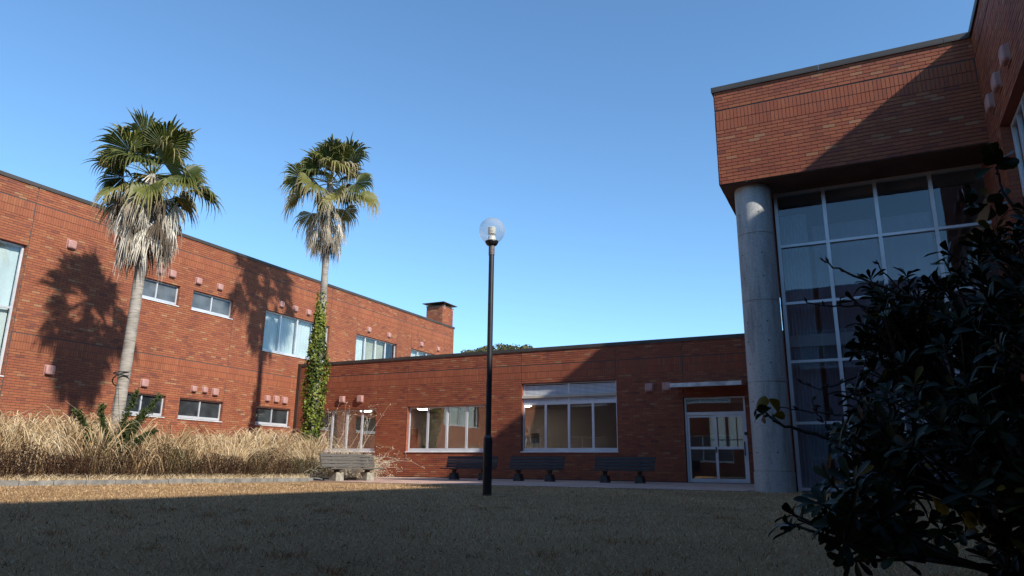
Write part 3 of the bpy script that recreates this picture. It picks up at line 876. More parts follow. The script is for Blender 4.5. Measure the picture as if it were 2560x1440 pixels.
# glazed sliding entrance
dr = MB()
da0, da1 = -5.33, -3.42
dr.lbox(FM, da0, da0 + 0.06, 0.03, 2.69, -0.16, -0.09); dr.lbox(FM, da1 - 0.06, da1, 0.03, 2.69, -0.16, -0.09)
dr.lbox(FM, da0 + 0.06, da1 - 0.06, 2.64, 2.69, -0.16, -0.09); dr.lbox(FM, da0 + 0.06, da1 - 0.06, 2.12, 2.22, -0.16, -0.085); dr.lbox(FM, da0 + 0.06, da1 - 0.06, 0.012, 0.04, -0.16, -0.085)
DR = dr.put('entrance_door', M_ALU, MW)
b = MB(); b.lbox(FM, da0 + 0.06, da1 - 0.06, 2.22, 2.64, -0.131, -0.125); b.put('transom_pane', M_MIDGLASS, DR)
dm = (da0 + da1) / 2
for (l, r, dd) in ((da0 + 0.06, dm + 0.02, -0.13), (dm - 0.03, da1 - 0.06, -0.092)):
    b = MB()
    fw = 0.07
    b.lbox(FM, l, l + fw, 0.045, 2.115, dd - 0.03, dd); b.lbox(FM, r - fw, r, 0.045, 2.115, dd - 0.03, dd)
    b.lbox(FM, l + fw, r - fw, 2.05, 2.115, dd - 0.03, dd); b.lbox(FM, l + fw, r - fw, 0.045, 0.15, dd - 0.03, dd); b.lbox(FM, l + fw, r - fw, 1.05, 1.13, dd - 0.03, dd)
    b.put('door_leaf', M_ALU, DR)
    for (q0, q1) in ((0.15, 1.05), (1.13, 2.05)):
        b = MB(); b.lbox(FM, l + fw, r - fw, q0, q1, dd - 0.018, dd - 0.012); b.put('pane', M_MIDGLASS, DR)
for (hx, q0, q1, dd) in ((da1 - 0.095, 0.85, 1.28, -0.092), (dm - 0.015, 0.95, 1.12, -0.09)):
    b = MB(); b.lbox(FM, hx - 0.016, hx + 0.016, q0, q1, dd + 0.012, dd + 0.04); b.lbox(FM, hx - 0.012, hx + 0.012, q0 + 0.03, q0 + 0.06, dd, dd + 0.012); b.lbox(FM, hx - 0.012, hx + 0.012, q1 - 0.06, q1 - 0.03, dd, dd + 0.012)
    b.put('handle', M_BLACK, DR)
b = MB(); b.lbox(FM, da1 - 0.07, da1 + 0.03, 1.48, 1.57, -0.085, 0.02); b.put('lock_box', M_BLACK, DR)
# canopy
b = MB()
b.hexa([FM(-5.52, 3.03, PROUD), FM(-3.33, 3.03, PROUD), FM(-3.33, 2.93, 0.97), FM(-5.52, 2.93, 0.97),
        FM(-5.52, 3.12, PROUD), FM(-3.33, 3.12, PROUD), FM(-3.33, 3.055, 0.97), FM(-5.52, 3.055, 0.97)])
b.put('door_canopy', M_CANOPY, MW)
for (a, z, s) in [(-19.38, 3.07, .26), (-18.45, 3.06, .28), (-6.44, 3.06, .27), (-5.86, 3.07, .27)]:
    vent(MW, FM, a, z, s)

# ================================================================== RIGHT WING (tower block, curtain wall and side wall)
RW = thing('brick_building', 'tall red brick block overhanging a glass curtain wall on a concrete column', 'building', (0, YT, 0))
FT = local(F_TOW, (0, YT, 0)); FR = local(F_RIGHT, (0, YT, 0))
XC, ZS, ZT = -2.355, 6.33, 8.535
wall_panel(RW, FT, XC, XR, ZS, ZT, [])
rT = brick_rects(XC, XR, ZS + 0.005, ZT, [(7.585, 8.065)], [], [])
lay_bricks(RW, FT, rT, 230)
coping(RW, FT, XC - 0.05, XR, ZT, ZT + 0.10, joints=[-0.2, 2.05], out=0.05)
FW = wall_frame((XC, 0, 0), (0, 1, 0), (-1, 0, 0))         # west face of the overhanging block
FW = wall_frame((XC, 0, 0), (0, 1, 0), (-1, 0, 0))
wall_panel(RW, FW, 0.0, YM - YT + 5, ZS, ZT, [], name='side_wall')
lay_bricks(RW, FW, brick_rects(0.0, YM - YT + 5, ZS + 0.005, ZT, [(7.585, 8.065)], [], []), 0)
coping(RW, FW, 0.36, YM - YT + 5, ZT, ZT + 0.10, out=0.05)
# lower west wall under the overhang
FV = wall_frame((-1.42, 0, 0), (0, 1, 0), (-1, 0, 0))
wall_panel(RW, FV, 15.72 - YT, YM - YT - 0.01, 0, ZS, [], name='side_wall')
lay_bricks(RW, FV, brick_rects(15.72 - YT, YM - YT - 0.01, 0.02, ZS, [], [], []), 0)
# soffit in panels
for x0, x1 in ((XC + 0.01, -1.4), (-1.4, -0.2), (-0.2, 1.0), (1.0, XR)):
    b = MB(); b.box(x0 + 0.003, x1 - 0.003, 0.02, 1.3, ZS - 0.012, ZS - 0.002); b.put('soffit_panel', M_SOFFIT, RW)
b = MB(); b.box(XC + 0.012, -1.42, 1.31, YM - YT + 5, ZS - 0.012, ZS - 0.002); b.put('soffit_panel', M_SOFFIT, RW)
b = MB(); b.box(XC + 0.02, XR, 0.03, YM - YT + 5, ZS + 0.0, ZS + 0.008); b.put('soffit_backing', M_BROWN, RW)
# body: roof, floors, back
b = MB(); b.box(XC + 0.36, 14, 0.36, YM - YT + 5, 8.2, 8.3); b.box(4.5, 14, -42, 0.3, 8.2, 8.3); b.put('roof', M_ROOF, RW)
b = MB(); b.box(-1.40, XR + 0.3, 1.2, 6.0, ZS + 0.01, ZS + 0.2); b.put('ceiling', M_CEIL, RW)
# curtain wall
G = 15.65 - YT
FG = wall_frame((0, G, 0), (1, 0, 0), (0, -1, 0))
mx = [-1.35, -0.385, 0.60, 1.595, 2.56]
tz = [0.06, 1.35, 2.60, 3.84, 5.10, ZS - 0.04]
b = MB()
for m in mx: b.lbox(FG, m - 0.035, m + 0.035, 0.0, ZS - 0.013, -0.12, 0.03)
for i in range(4):
    for q in tz:
        b.lbox(FG, mx[i] + 0.035, mx[i + 1] - 0.035, q - 0.028, q + 0.028, -0.10, 0.024)
CW = b.put('curtain_wall', M_ALU, RW)
for i in range(4):
    for k in range(5):
        b = MB(); b.lbox(FG, mx[i] + 0.035, mx[i + 1] - 0.035, tz[k] + 0.028, tz[k + 1] - 0.028, -0.036, -0.030)
        b.put('pane', M_CURTAINGLASS, CW)
# room behind the curtain wall
b = MB(); b.lbox(FG, -1.38, 2.6, 6.12, ZS, -0.45, -0.25); b.put('ceiling_beam', M_PLASTER, RW)
b = MB(); n = 16
for k in range(n):
    x0 = -1.33 + 0.55 * k / n; x1 = -1.33 + 0.55 * (k + 1) / n
    b.quad(FG(x0, 0.05, -0.3 - 0.05 * (k % 2)), FG(x1, 0.05, -0.3 - 0.05 * ((k + 1) % 2)), FG(x1, 5.9, -0.3 - 0.05 * ((k + 1) % 2)), FG(x0, 5.9, -0.3 - 0.05 * (k % 2)))
b.put('curtain', M_SCREENPALE, RW)
b = MB(); b.box(-1.40, 6.5, 6.0, 6.1, 0, ZS); b.box(-1.40, 6.5, 1.3, 6.0, 2.95, 3.2); b.box(-1.4, 6.5, 1.2, 6.0, 0, 0.03); b.put('inside_wall', M_PLASTER, RW)
for i in range(3):
    b = MB(); n = 8; xa, xb = mx[i] + (0.66 if i == 0 else 0.05), mx[i + 1] - 0.05
    for k in range(n):
        x0 = xa + (xb - xa) * k / n; x1 = xa + (xb - xa) * (k + 1) / n
        b.quad(FG(x0, 0.08, -0.42 - 0.02 * (k % 2)), FG(x1, 0.08, -0.42 - 0.02 * ((k + 1) % 2)), FG(x1, 5.62, -0.42 - 0.02 * ((k + 1) % 2)), FG(x0, 5.62, -0.42 - 0.02 * (k % 2)))
    b.put('screen', M_SCREEN, RW)
# side wall along the right, window band under it
Y0R = 9.0
hR = [(9.35 - 0 , 13.52, 0.45, 6.14)]
wall_panel(RW, FR, Y0R, YT, 0, ZT, hR, reveal=0.2, name='side_wall')
wall_panel(RW, FR, YT + 0.0, 15.66, 0, ZS - 0.013, [], name='side_wall')
rR = brick_rects(Y0R, YT - 0.01, 0.02, ZT, [(7.585, 8.065)], hR, [])
lay_bricks(RW, FR, rR, 70, view=lambda P: P[:, 2] > 6.2)
lay_bricks(RW, FR, brick_rects(YT + 0.01, 15.63, 0.02, ZS - 0.02, [], [], []), 0)
coping(RW, FR, Y0R - 0.05, YT - 0.055, ZT, ZT + 0.10, out=0.05)
window(RW, FR, 9.37, 13.50, 0.47, 6.12, mull=(10.4, 11.44, 12.48, 13.0), trans=(1.8, 3.6, 4.9), depth=0.14, fw=0.06, mw=0.07, sill=True)
for (a, s) in ((12.07, .27), (12.94, .27), (13.70, .27)):
    vent(RW, FR, a, 6.68, s)
# unseen set-back nearer the camera, shaped to place the lawn's shadow edge
FS = wall_frame((4.15, 0, 0), (0, 1, 0), (-1, 0, 0))
hS = [(-30 + i * 5.2 - YT, -27.4 + i * 5.2 - YT, z0, z1) for i in range(7) for (z0, z1) in ((1.0, 2.7), (4.95, 6.65))]
wall_panel(RW, FS, -34 - YT, Y0R - YT, 0, ZT, hS, name='side_wall')
lay_bricks(RW, FS, brick_rects(2 - YT, Y0R - YT, 0.02, ZT, [(7.585, 8.065)], hS, []), 0)
coping(RW, FS, -34 - YT, Y0R - YT, ZT, ZT + 0.10, out=0.05)
for h in hS:
    window(RW, FS, h[0] + .005, h[1] - .005, h[2], h[3], mull=((h[0] + h[1]) / 2,), panes=[M_FROST_UP] * 2)
FE = wall_frame((0, Y0R - YT, 0), (1, 0, 0), (0, -1, 0))
wall_panel(RW, FE, XR, 4.15, 0, ZT, [], name='side_wall')
lay_bricks(RW, FE, brick_rects(XR, 4.15, 0.02, ZT, [(7.585, 8.065)], [], []), 0)
b = MB(); b.box(14, 14.2, -48.6, YM - YT + 5, 0, 8.3); b.box(4.2, 14, -48.8, -48.6, 0, 8.5); b.put('outer_wall', M_BRICK, RW)
# unseen rear wing added behind the camera to darken the courtyard's shade
FQ = wall_frame((0, -3.2 - YT, 0), (1, 0, 0), (0, 1, 0))
hQ = [(-20.1 + i * 4.4, -17.1 + i * 4.4, z0, z1) for i in range(5) for (z0, z1) in ((0.95, 2.7), (4.95, 6.65))]
wall_panel(RW, FQ, -21.6, 4.15, 0, ZT, hQ, name='added_rear_wall')
lay_bricks(RW, FQ, brick_rects(-12, 4.1, 0.02, ZT, [(7.585, 8.065)], hQ, []), 0)
coping(RW, FQ, -21.6, 4.15, ZT, ZT + 0.10, out=0.05)
for h in hQ:
    window(RW, FQ, h[0] + .005, h[1] - .005, h[2], h[3], mull=(h[0] + 1.0, h[0] + 2.0), panes=[M_FROST_UP] * 3)
b = MB(); b.box(-22, 4.5, -10.5 - YT, -3.5 - YT, 8.2, 8.3); b.box(-22, -21.8, -10.5 - YT, -3.2 - YT, 0, 8.19); b.box(-22, 4.1, -10.7 - YT, -10.5 - YT, 0, 8.3); b.put('added_rear_roof', M_ROOF, RW)
# concrete column with casting joints
cc = MB()
prof = []
r = 0.372
zj = [0.40, 2.13, 3.80, 5.25]
z = -0.05
prof.append((r + 0.012, z))
for j in zj:
    prof += [(r + (0.012 if j < 0.5 else 0), j - 0.012), (r - 0.012, j - 0.008), (r - 0.012, j + 0.004), (r, j + 0.008)]
prof.append((r, ZS - 0.013))
cc.lathe(prof, -1.765, 15.2 - YT, 96)
COLM = cc.put('column', M_CONC, RW)
hb = MB()
for zz in (0.75, 1.35, 1.75, 2.5, 2.95, 3.35, 4.3, 4.8, 5.7):
    for a in (-2.35, -1.2):
        px, py = -1.765 + (r - 0.001) * math.cos(a), 15.2 - YT + (r - 0.001) * math.sin(a)
        hb.tube([(px - 0.004 * math.cos(a), py - 0.004 * math.sin(a), zz), (px + 0.003 * math.cos(a), py + 0.003 * math.sin(a), zz)], 0.016, 8)
hb.put('tie_hole', M_DARKIN, COLM)

# ================================================================== BENCHES
def bench_meshes(kind):
    W = 1.82
    d = {}
    b = MB(); b.box(-W / 2, W / 2, -0.038, 0.038, -0.018, 0.018); d['slat'] = b.mesh('slat')
    b = MB()
    if kind == 'conc':
        b.hexa([(-.13, -.15, 0), (.13, -.15, 0), (.13, .15, 0), (-.13, .15, 0), (-.12, -.14, .25), (.12, -.14, .25), (.12, .14, .25), (-.12, .14, .25)])
    else:
        b.hexa([(-.12, -.15, 0), (.12, -.15, 0), (.12, .15, 0), (-.12, .15, 0), (-.095, -.12, .20), (.095, -.12, .20), (.095, .12, .20), (-.095, .12, .20)])
    d['leg'] = b.mesh('leg')
    b = MB()
    b.box(-.045, .045, -.06, .06, 0.20 if kind != 'conc' else 0.25, 0.30)
    b.box(-.03, .03, -.25, .16, 0.301, 0.325)
    b.hexa([(-.03, .14, .326), (.03, .14, .326), (.03, .20, .326), (-.03, .20, .326), (-.03, .27, .70), (.03, .27, .70), (.03, .295, .70), (-.03, .295, .70)])
    d['bracket'] = b.mesh('bracket')
    return d
BM = {'conc': bench_meshes('conc'), 'dark': bench_meshes('dark')}
def make_bench(label, loc, rz, kind, pale=None):
    wood_m = M_WOODGREY if kind == 'conc' else M_WOODDARK
    t = thing('bench', label, 'bench', loc, rz, 'slatted benches in the courtyard')
    S = BM[kind]
    def part(nm, me, mat, loc, rx=0, label=None):
        m2 = me
        o = bpy.data.objects.new(nm, m2); COL.objects.link(o); o.parent = t
        o.location = loc; o.rotation_euler = (rx, 0, 0)
        if not m2.materials: m2.materials.append(mat)
        o.material_slots[0].link = 'OBJECT'; o.material_slots[0].material = mat
        if label: o['label'] = label
        return o
    for k in range(4):
        part('seat_slat', S['slat'], wood_m, (0, -0.22 + k * 0.105, 0.345))
    for k in range(4):
        f = k / 3
        lab = 'paler backrest slat' if pale == k else None
        part('back_slat', S['slat'], M_WOODGREY if pale == k else wood_m, (0, 0.165 + f * 0.085, 0.415 + f * 0.27), rad(72), lab)
    for s in (-1, 1):
        part('leg', S['leg'], M_LEGCONC if kind == 'conc' else M_LEGDARK, (s * 0.52, 0, 0))
        part('bracket', S['bracket'], M_BROWN, (s * 0.52, 0, 0))
    return t
make_bench('weathered grey slatted bench half under dry weeds at the end of the kerb', (-12.62, 15.75, 0.0), rad(90 - 12), 'conc')
make_bench('dark slatted bench behind the lamp post, with one paler back slat', (-11.55, 20.2, 0.024), rad(2), 'dark', pale=2)
make_bench('dark slatted bench under the window with the ventilation louvre', (-9.22, 20.1, 0.024), 0, 'dark')
make_bench('dark slatted bench nearest the glazed entrance doors', (-6.48, 20.2, 0.024), rad(-1), 'dark')

# ================================================================== LAMP POST
LP = thing('lamp_post', 'black lamp post with a clear globe standing in the lawn', 'lamp post', (-5.20, 9.66, 0))
b = MB(); b.lathe([(0.068, -0.05), (0.068, 0.80), (0.066, 0.84), (0.048, 0.875), (0.046, 0.88)], n=24); b.put('base_pole', M_BLACK, LP)
b = MB(); b.lathe([(0.044, 0.86), (0.043, 3.80)], n=20); b.put('pole', M_BLACK, LP)
b = MB(); b.lathe([(0.049, 3.74), (0.049, 3.90), (0.046, 3.905)], n=20); b.put('collar', M_RUST, LP)
b = MB(); b.lathe([(0.05, 3.895), (0.085, 3.915), (0.108, 3.955), (0.108, 3.975), (0.02, 3.978)], n=28); b.put('dish', M_BLACK, LP)
b = MB()
pr = [(0.215 * math.sin(math.pi * k / 30), 4.155 - 0.215 * math.cos(math.pi * k / 30)) for k in range(3, 30)] + [(0.003, 4.37)]
b.lathe(pr, n=48); gl = b.put('globe', M_GLOBE, LP, smooth=True)
b = MB(); b.lathe([(0.070, 3.979), (0.058, 4.05), (0.054, 4.06), (0.02, 4.062)], n=20); b.put('lamp_holder', M_WHITE, LP)
b = MB(); b.tube([(0.02, 0, 4.06), (0.02, 0, 4.10)], 0.006, 6); b.tube([(-0.02, 0, 4.06), (-0.02, 0, 4.10)], 0.006, 6)
for k in range(5):
    z = 4.095 + k * 0.024
    b.lathe([(0.045, z), (0.066, z + 0.006), (0.066, z + 0.015), (0.045, z + 0.019)], n=24)
b.lathe([(0.045, 4.09), (0.045, 4.215)], n=20)
b.put('louvre_stack', M_WHITE, LP)
b = MB(); b.box(-0.02, 0.02, -0.071, -0.066, 0.42, 0.5); b.put('hatch', M_BROWN, LP)

# ================================================================== PALMS
UPV = np.array([0, 0, 1.0])
def unit(v): return v / (np.linalg.norm(v) + 1e-9)
def frond(B, az, el, Lp, Lf, spread, droop, base_tone, nseg=34, sag=0.12, curl=0.22, ragged=0.12, tipdry=0.35):
    d0 = np.array([math.cos(el) * math.cos(az), math.cos(el) * math.sin(az), math.sin(el)])
    s = np.linspace(0, 1, 6)
    PP = B + d0 * (s * Lp)[:, None] - UPV * (sag * Lp * s ** 2)[:, None]
    t = unit(PP[-1] - PP[-2])
    sv = np.cross(t, UPV)
    if np.linalg.norm(sv) < 0.15: sv = np.array([-math.sin(az), math.cos(az), 0])
    sv = unit(sv); roll_ = R.normal(0, 0.5)
    nv = np.cross(sv, t)
    sv, nv = sv * math.cos(roll_) + nv * math.sin(roll_), nv * math.cos(roll_) - sv * math.sin(roll_)
    H = PP[-1]
    parts = []
    # petiole: flat ribbon pair crossing
    wv = np.linspace(0.026, 0.012, 6)
    V, Q, T_ = ribbons(PP[None], (wv[:, None] * sv)[None], np.array([base_tone + 0.15])); parts.append((V, Q, T_))
    V, Q, T_ = ribbons(PP[None], (wv[:, None] * 0.6 * nv)[None], np.array([base_tone + 0.1])); parts.append((V, Q, T_))
    ph = np.linspace(-spread, spread, nseg) + R.normal(0, 0.015, nseg)
    dphi = 2 * spread / nseg
    rs = np.array([0.03, 0.28, 0.52, 0.66, 0.8, 0.92, 1.0])
    L = Lf * (0.74 + 0.26 * np.cos(ph * 0.9)) * R.normal(1, 0.06, nseg)
    dirs = np.cos(ph)[:, None] * t + np.sin(ph)[:, None] * sv + (curl * np.abs(np.sin(ph)))[:, None] * nv
    dirs /= np.linalg.norm(dirs, axis=1)[:, None]
    side = -np.sin(ph)[:, None] * t + np.cos(ph)[:, None] * sv
    f = np.clip((rs - 0.46) / 0.54, 0, 1)
    dr = droop * np.clip(R.normal(1, 0.28, nseg), 0.2, 1.7)
    horiz = np.sqrt(np.clip(1 - dirs[:, 2] ** 2, 0, 1))
    shrink = rs[None] - 0.42 * np.minimum(dr, 1.2)[:, None] * (f ** 2)[None] * (0.4 + 0.6 * horiz)[:, None]
    C = H + dirs[:, None, :] * (L[:, None] * shrink)[:, :, None]
    C[:, :, 2] -= (dr * L)[:, None] * (f ** 1.7)[None] * 0.62
    C += (R.normal(0, ragged, (nseg, 1, 3)) * 0.6 * L[:, None, None]) * (f ** 1.5)[None, :, None] * 0.5
    wd = np.where(rs <= 0.53, rs * dphi * 0.56, 0.52 * dphi * 0.52 * np.clip(1 - f, 0.04, 1) ** 0.8)
    hw = L[:, None] * wd[None]
    Sx = side[:, None, :] * hw[:, :, None]
    fold = nv[None, None] * (hw * 0.55)[:, :, None]
    K = len(rs)
    V = np.stack([C - Sx - fold, C + fold, C + Sx - fold], 2).reshape(-1, 3)
    base = (np.arange(nseg) * K * 3)[:, None] + (np.arange(K - 1) * 3)[None, :]
    Q = np.concatenate([np.stack([base, base + 1, base + 4, base + 3], -1).reshape(-1, 4), np.stack([base + 1, base + 2, base + 5, base + 4], -1).reshape(-1, 4)])
    tt = base_tone + R.normal(0, 0.03, (nseg, 1)) + tipdry * (f[1:] ** 1.5)[None]
    T_ = np.concatenate([tt.reshape(-1)] * 2)
    parts.append((V, Q, T_))
    return join_parts(parts)

def palm(label, base, top, rad0, rad1, crown_r, n_green, skirt, n_dead, lean_tip):
    t = thing('palm_tree', label, 'palm tree', base, 0, 'fan palms in the planting bed')
    bx = np.array(base); tp = np.array(top) - bx
    b = MB(); pts = []; rads = []
    N = 40
    for i in range(N + 1):
        s = i / N
        off = math.sin(s * 3.1) * 0.06
        pts.append((tp[0] * s + off * 0.5, tp[1] * s + off, tp[2] * s - 0.05))
        rads.append(rad0 + (rad1 - rad0) * s ** 0.8 + 0.10 * math.exp(-s * 22) + R.uniform(-0.004, 0.004))
    b.tube(pts, rads, 18)
    b.put('trunk', M_TRUNK, t, smooth=True)
    C0 = tp + np.array([0, 0, 0.0])
    ga = 2.39996
    for i in range(n_green):
        s = i / (n_green - 1)
        el = rad(86 - 112 * s ** 0.85) + R.normal(0, 0.12)
        az = i * ga + R.normal(0, 0.2)
        Lp = crown_r * R.uniform(0.30, 0.62); Lf = crown_r * 0.58 * R.normal(1, 0.08)
        tone = np.clip(R.normal(0.31, 0.09) + (0.15 if s > 0.8 else 0), 0.08, 0.6)
        V, Q, T_ = frond(C0 + np.array([0.05 * math.cos(az), 0.05 * math.sin(az), -0.1 * s]), az, el, Lp, Lf, rad(R.uniform(82, 112)), R.uniform(0.28, 0.5) + 0.38 * s, tone, nseg=30, sag=0.05 + 0.22 * s)
        put('frond', np_mesh('frond', V, Q, np.clip(T_, 0, 1)), M_FROND, t)
    # skirt of dead leaves: layered, hanging
    (zt, zb, rmax) = skirt
    for i in range(n_dead):
        s = (i + 0.5) / n_dead
        az = i * ga + R.normal(0, 0.25)
        zz = zt + (zb - zt) * s * 0.62
        prof = math.sin(min(1, 0.42 + 0.75 * (1 - s)) * math.pi / 2) if s > 0.3 else 0.75 + 0.25 * s / 0.3
        rr_ = rmax * prof
        el = -rad(40 + 26 * s) + R.normal(0, 0.14)
        Lp = max(0.12, rr_ * 0.62 / max(0.25, math.cos(el))) * R.normal(1, 0.1)
        Lp = min(Lp, 0.8)
        B = np.array([tp[0] * (C0[2] + zz) / C0[2], tp[1] * (C0[2] + zz) / C0[2], C0[2] + zz + Lp * math.sin(-el) * 0.8]) + np.array([math.cos(az), math.sin(az), 0]) * rad1
        V, Q, T_ = frond(B, az, el, Lp, R.uniform(0.62, 0.85) * (0.9 if rmax > 0.8 else 0.75), rad(R.uniform(24, 52)), 0.95, R.choice([0.05, 0.3, 0.6, 0.85]) + R.uniform(-0.1, 0.1), nseg=13, sag=0.3, curl=-0.6, ragged=0.2, tipdry=0.15)  # darkest tone picks stand in for shaded gaps between fronds
        put('dead_frond', np_mesh('dead_frond', V, Q, np.clip(T_, 0, 1)), M_DEADFROND, t)
    return t

R = np.random.default_rng(5)
palm('fan palm with the wide grey skirt of dead fronds and a bare strapped trunk', (-17.40, 12.02, 0.07), (-17.38, 12.04, 8.34), 0.155, 0.13, 1.84, 28, (-0.40, -2.62, 0.98), 74, 0)
R = np.random.default_rng(23)
palm('slimmer fan palm with its lower trunk wrapped in green ivy', (-17.62, 19.62, 0.0), (-17.46, 19.36, 10.90), 0.15, 0.115, 1.98, 31, (-1.15, -2.85, 0.74), 50, 0)

R = np.random.default_rng(31)
# ivy wrapped round the second palm
def leaf_cloud(P, Nrm, size, tone, aspect=0.8, fold=0.25):
    n = len(P)
    Nrm = Nrm / np.linalg.norm(Nrm, axis=1)[:, None]
    a = R.normal(0, 1, (n, 3)); a -= (a * Nrm).sum(1)[:, None] * Nrm; a /= np.linalg.norm(a, axis=1)[:, None]
    c = np.cross(Nrm, a)
    s = size[:, None]
    tip = P + a * s; tail = P - a * s * 0.8
    l = P - c * s * aspect + Nrm * s * fold; r_ = P + c * s * aspect + Nrm * s * fold
    V = np.stack([tail, l, tip, r_], 1).reshape(-1, 3)
    i = (np.arange(n) * 4)[:, None]
    Q = np.concatenate([i + np.array([0, 1, 2]), i + np.array([0, 2, 3])])
    return V, Q, np.concatenate([tone, tone])
n = 7500
zs_ = np.array([0.0, 0.6, 1.6, 2.6, 3.3, 4.1, 4.6, 5.2, 5.7, 6.1, 6.6]); rz_ = np.array([.28, .31, .32, .37, .34, .35, .29, .23, .19, .17, .15])
zz = R.uniform(0, 6.6, n); th = R.uniform(0, 2 * math.pi, n)
keep = R.random(n) < np.interp(zz, [0, 5.0, 5.8, 6.2, 6.6], [1, 1, 0.6, 0.22, 0.04]); zz, th = zz[keep], th[keep]; n = len(zz)
rn = np.interp(zz, zs_, rz_) * (1 + 0.24 * np.sin(3 * th + 2.1 * zz) * np.sin(4.3 * zz + th) + 0.14 * np.sin(5 * th - 9 * zz) + 0.16 * np.sin(2.7 * zz + 1) * np.sin(th + zz))
rn = np.maximum(0.15, rn * R.uniform(0.66, 1.12, n) ** 0.7)
ax_x = -17.62 + 0.16 * zz / 10.9; ax_y = 19.62 - 0.26 * zz / 10.9
P = np.stack([ax_x + rn * np.cos(th), ax_y + rn * np.sin(th), zz], 1)
Nn = np.stack([np.cos(th), np.sin(th), 0.35 * np.ones(n)], 1) + R.normal(0, 0.45, (n, 3))
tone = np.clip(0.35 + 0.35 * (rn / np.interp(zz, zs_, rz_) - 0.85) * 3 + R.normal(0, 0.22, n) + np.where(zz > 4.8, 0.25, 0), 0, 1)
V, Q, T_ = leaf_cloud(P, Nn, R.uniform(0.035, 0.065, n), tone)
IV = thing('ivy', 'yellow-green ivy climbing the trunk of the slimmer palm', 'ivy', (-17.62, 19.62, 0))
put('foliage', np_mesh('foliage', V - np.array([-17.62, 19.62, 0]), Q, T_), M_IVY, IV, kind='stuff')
b = MB()
for k in range(9):
    a = k * 0.7
    pts = [(0.16 * math.cos(a + 0.25 * j) - 0.01 * j * .1, 0.16 * math.sin(a + 0.25 * j) - 0.026 * j * .1, 0.6 * j) for j in range(10)]
    b.tube(pts, 0.008, 5)
b.put('stem', M_TWIG, IV)

# strap and guy wires on the first palm
ST = thing('support_strap', 'black strap and guy wires tied round the bare palm trunk', 'strap', (-17.40, 12.02, 2.4))
b = MB()
def ring_pts(z0, tilt, r=0.185, ph=0.0):
    return [(r * math.cos(a), r * math.sin(a), z0 + tilt * math.cos(a + ph)) for a in np.linspace(0, 2 * math.pi, 25)]
b.tube(ring_pts(0.30, 0.02), 0.016, 6); b.tube(ring_pts(0.10, 0.14, 0.188, 0.6), 0.016, 6); b.tube(ring_pts(0.26, -0.03, 0.186), 0.014, 6)
b.put('strap_loop', M_ROPE, ST)
for (e, s0) in (((1.35, -0.55, -2.3), (0.12, -0.14, 0.0)), ((1.0, 1.5, -2.3), (0.13, 0.12, 0.2))):
    b = MB(); b.tube([s0, tuple(np.array(s0) * 0.5 + np.array(e) * 0.5 + np.array([0, 0, -0.03])), e], 0.005, 5); b.put('guy_wire', M_ROPE, ST)

# ================================================================== PLANTING BED VEGETATION
R = np.random.default_rng(32)
# tall dead grass in tussocks
def height_at(y):
    return np.interp(y, [1, 7, 8.3, 9.0, 9.5, 10.5, 11.2, 12.0, 13.0, 14.0, 15, 16, 17.2], [1.15, 1.1, 1.2, 1.16, 1.02, 1.32, 1.38, 1.10, 0.88, 0.96, 1.12, 1.22, 1.15])
nt_ = 420
tx = R.uniform(-17.7, -14.85, nt_); ty = R.uniform(2.0, 17.0, nt_); tx[:8] = R.uniform(-14.4, -13.8, 8)
keep = (np.hypot((tx + 15.5) * 0.55, ty - 10.7) > 0.42); tx, ty = tx[keep], ty[keep]; nt_ = len(tx)
per = 52
N = nt_ * per
cxx = np.repeat(tx, per); cyy = np.repeat(ty, per)
a = R.uniform(0, 2 * math.pi, N); rr2 = np.abs(R.normal(0, 0.10, N))
bx_ = cxx + rr2 * np.cos(a); by_ = cyy + rr2 * np.sin(a)
Hh = 1.13 * height_at(cyy) * R.uniform(0.5, 1.08, N) * np.repeat(R.uniform(0.66, 1.16, nt_), per)
Hh = Hh * np.where((np.abs(cyy - 10.5) < 0.85) & (cxx > -15.6), 0.62, 1.0)
lean_a = a + R.normal(0, 0.5, N)
tl = np.repeat(R.uniform(-0.1, 0.6, nt_), per); lx = np.cos(lean_a) * R.uniform(0.2, 0.95, N) + 0.0; ly = np.sin(lean_a) * R.uniform(0.2, 1.1, N) + tl * (0.6 + 0.9 * (cyy > 12.0))
K = 9
s = np.linspace(0, 1, K)
rise = np.sin(np.minimum(s * 1.25, 1.15) * math.pi / 2) ** 0.9
nod = np.clip((s - 0.5) / 0.5, 0, 1) ** 1.7
C = np.zeros((N, K, 3))
C[:, :, 0] = bx_[:, None] + lx[:, None] * (s ** 1.6)[None] * Hh[:, None]
C[:, :, 1] = by_[:, None] + ly[:, None] * (s ** 1.6)[None] * Hh[:, None]
C[:, :, 2] = 0.07 + Hh[:, None] * (rise[None] - nod[None] * R.uniform(0.25, 1.0, N)[:, None])
sa = R.uniform(0, math.pi, N)
wd = R.uniform(0.006, 0.0125, N)[:, None] * np.array([0.7, 0.95, 1, 1, 0.95, 0.85, 0.65, 0.4, 0.08])[None]
S = np.stack([np.cos(sa)[:, None] * wd, np.sin(sa)[:, None] * wd, 0 * wd], -1)
tone = np.clip(R.normal(0.60, 0.16, N) + np.repeat(R.normal(0, 0.13, nt_), per), 0, 1)[:, None] * np.linspace(0.72, 1.05, K - 1)[None]
V, Q, T_ = ribbons(C, S, tone)
put('dry_grass', np_mesh('dry_grass', V, Q, np.clip(T_, 0, 1)), M_DRYGRASS, kind='stuff', label='tall dead straw grass arching over the planting bed')

R = np.random.default_rng(33)
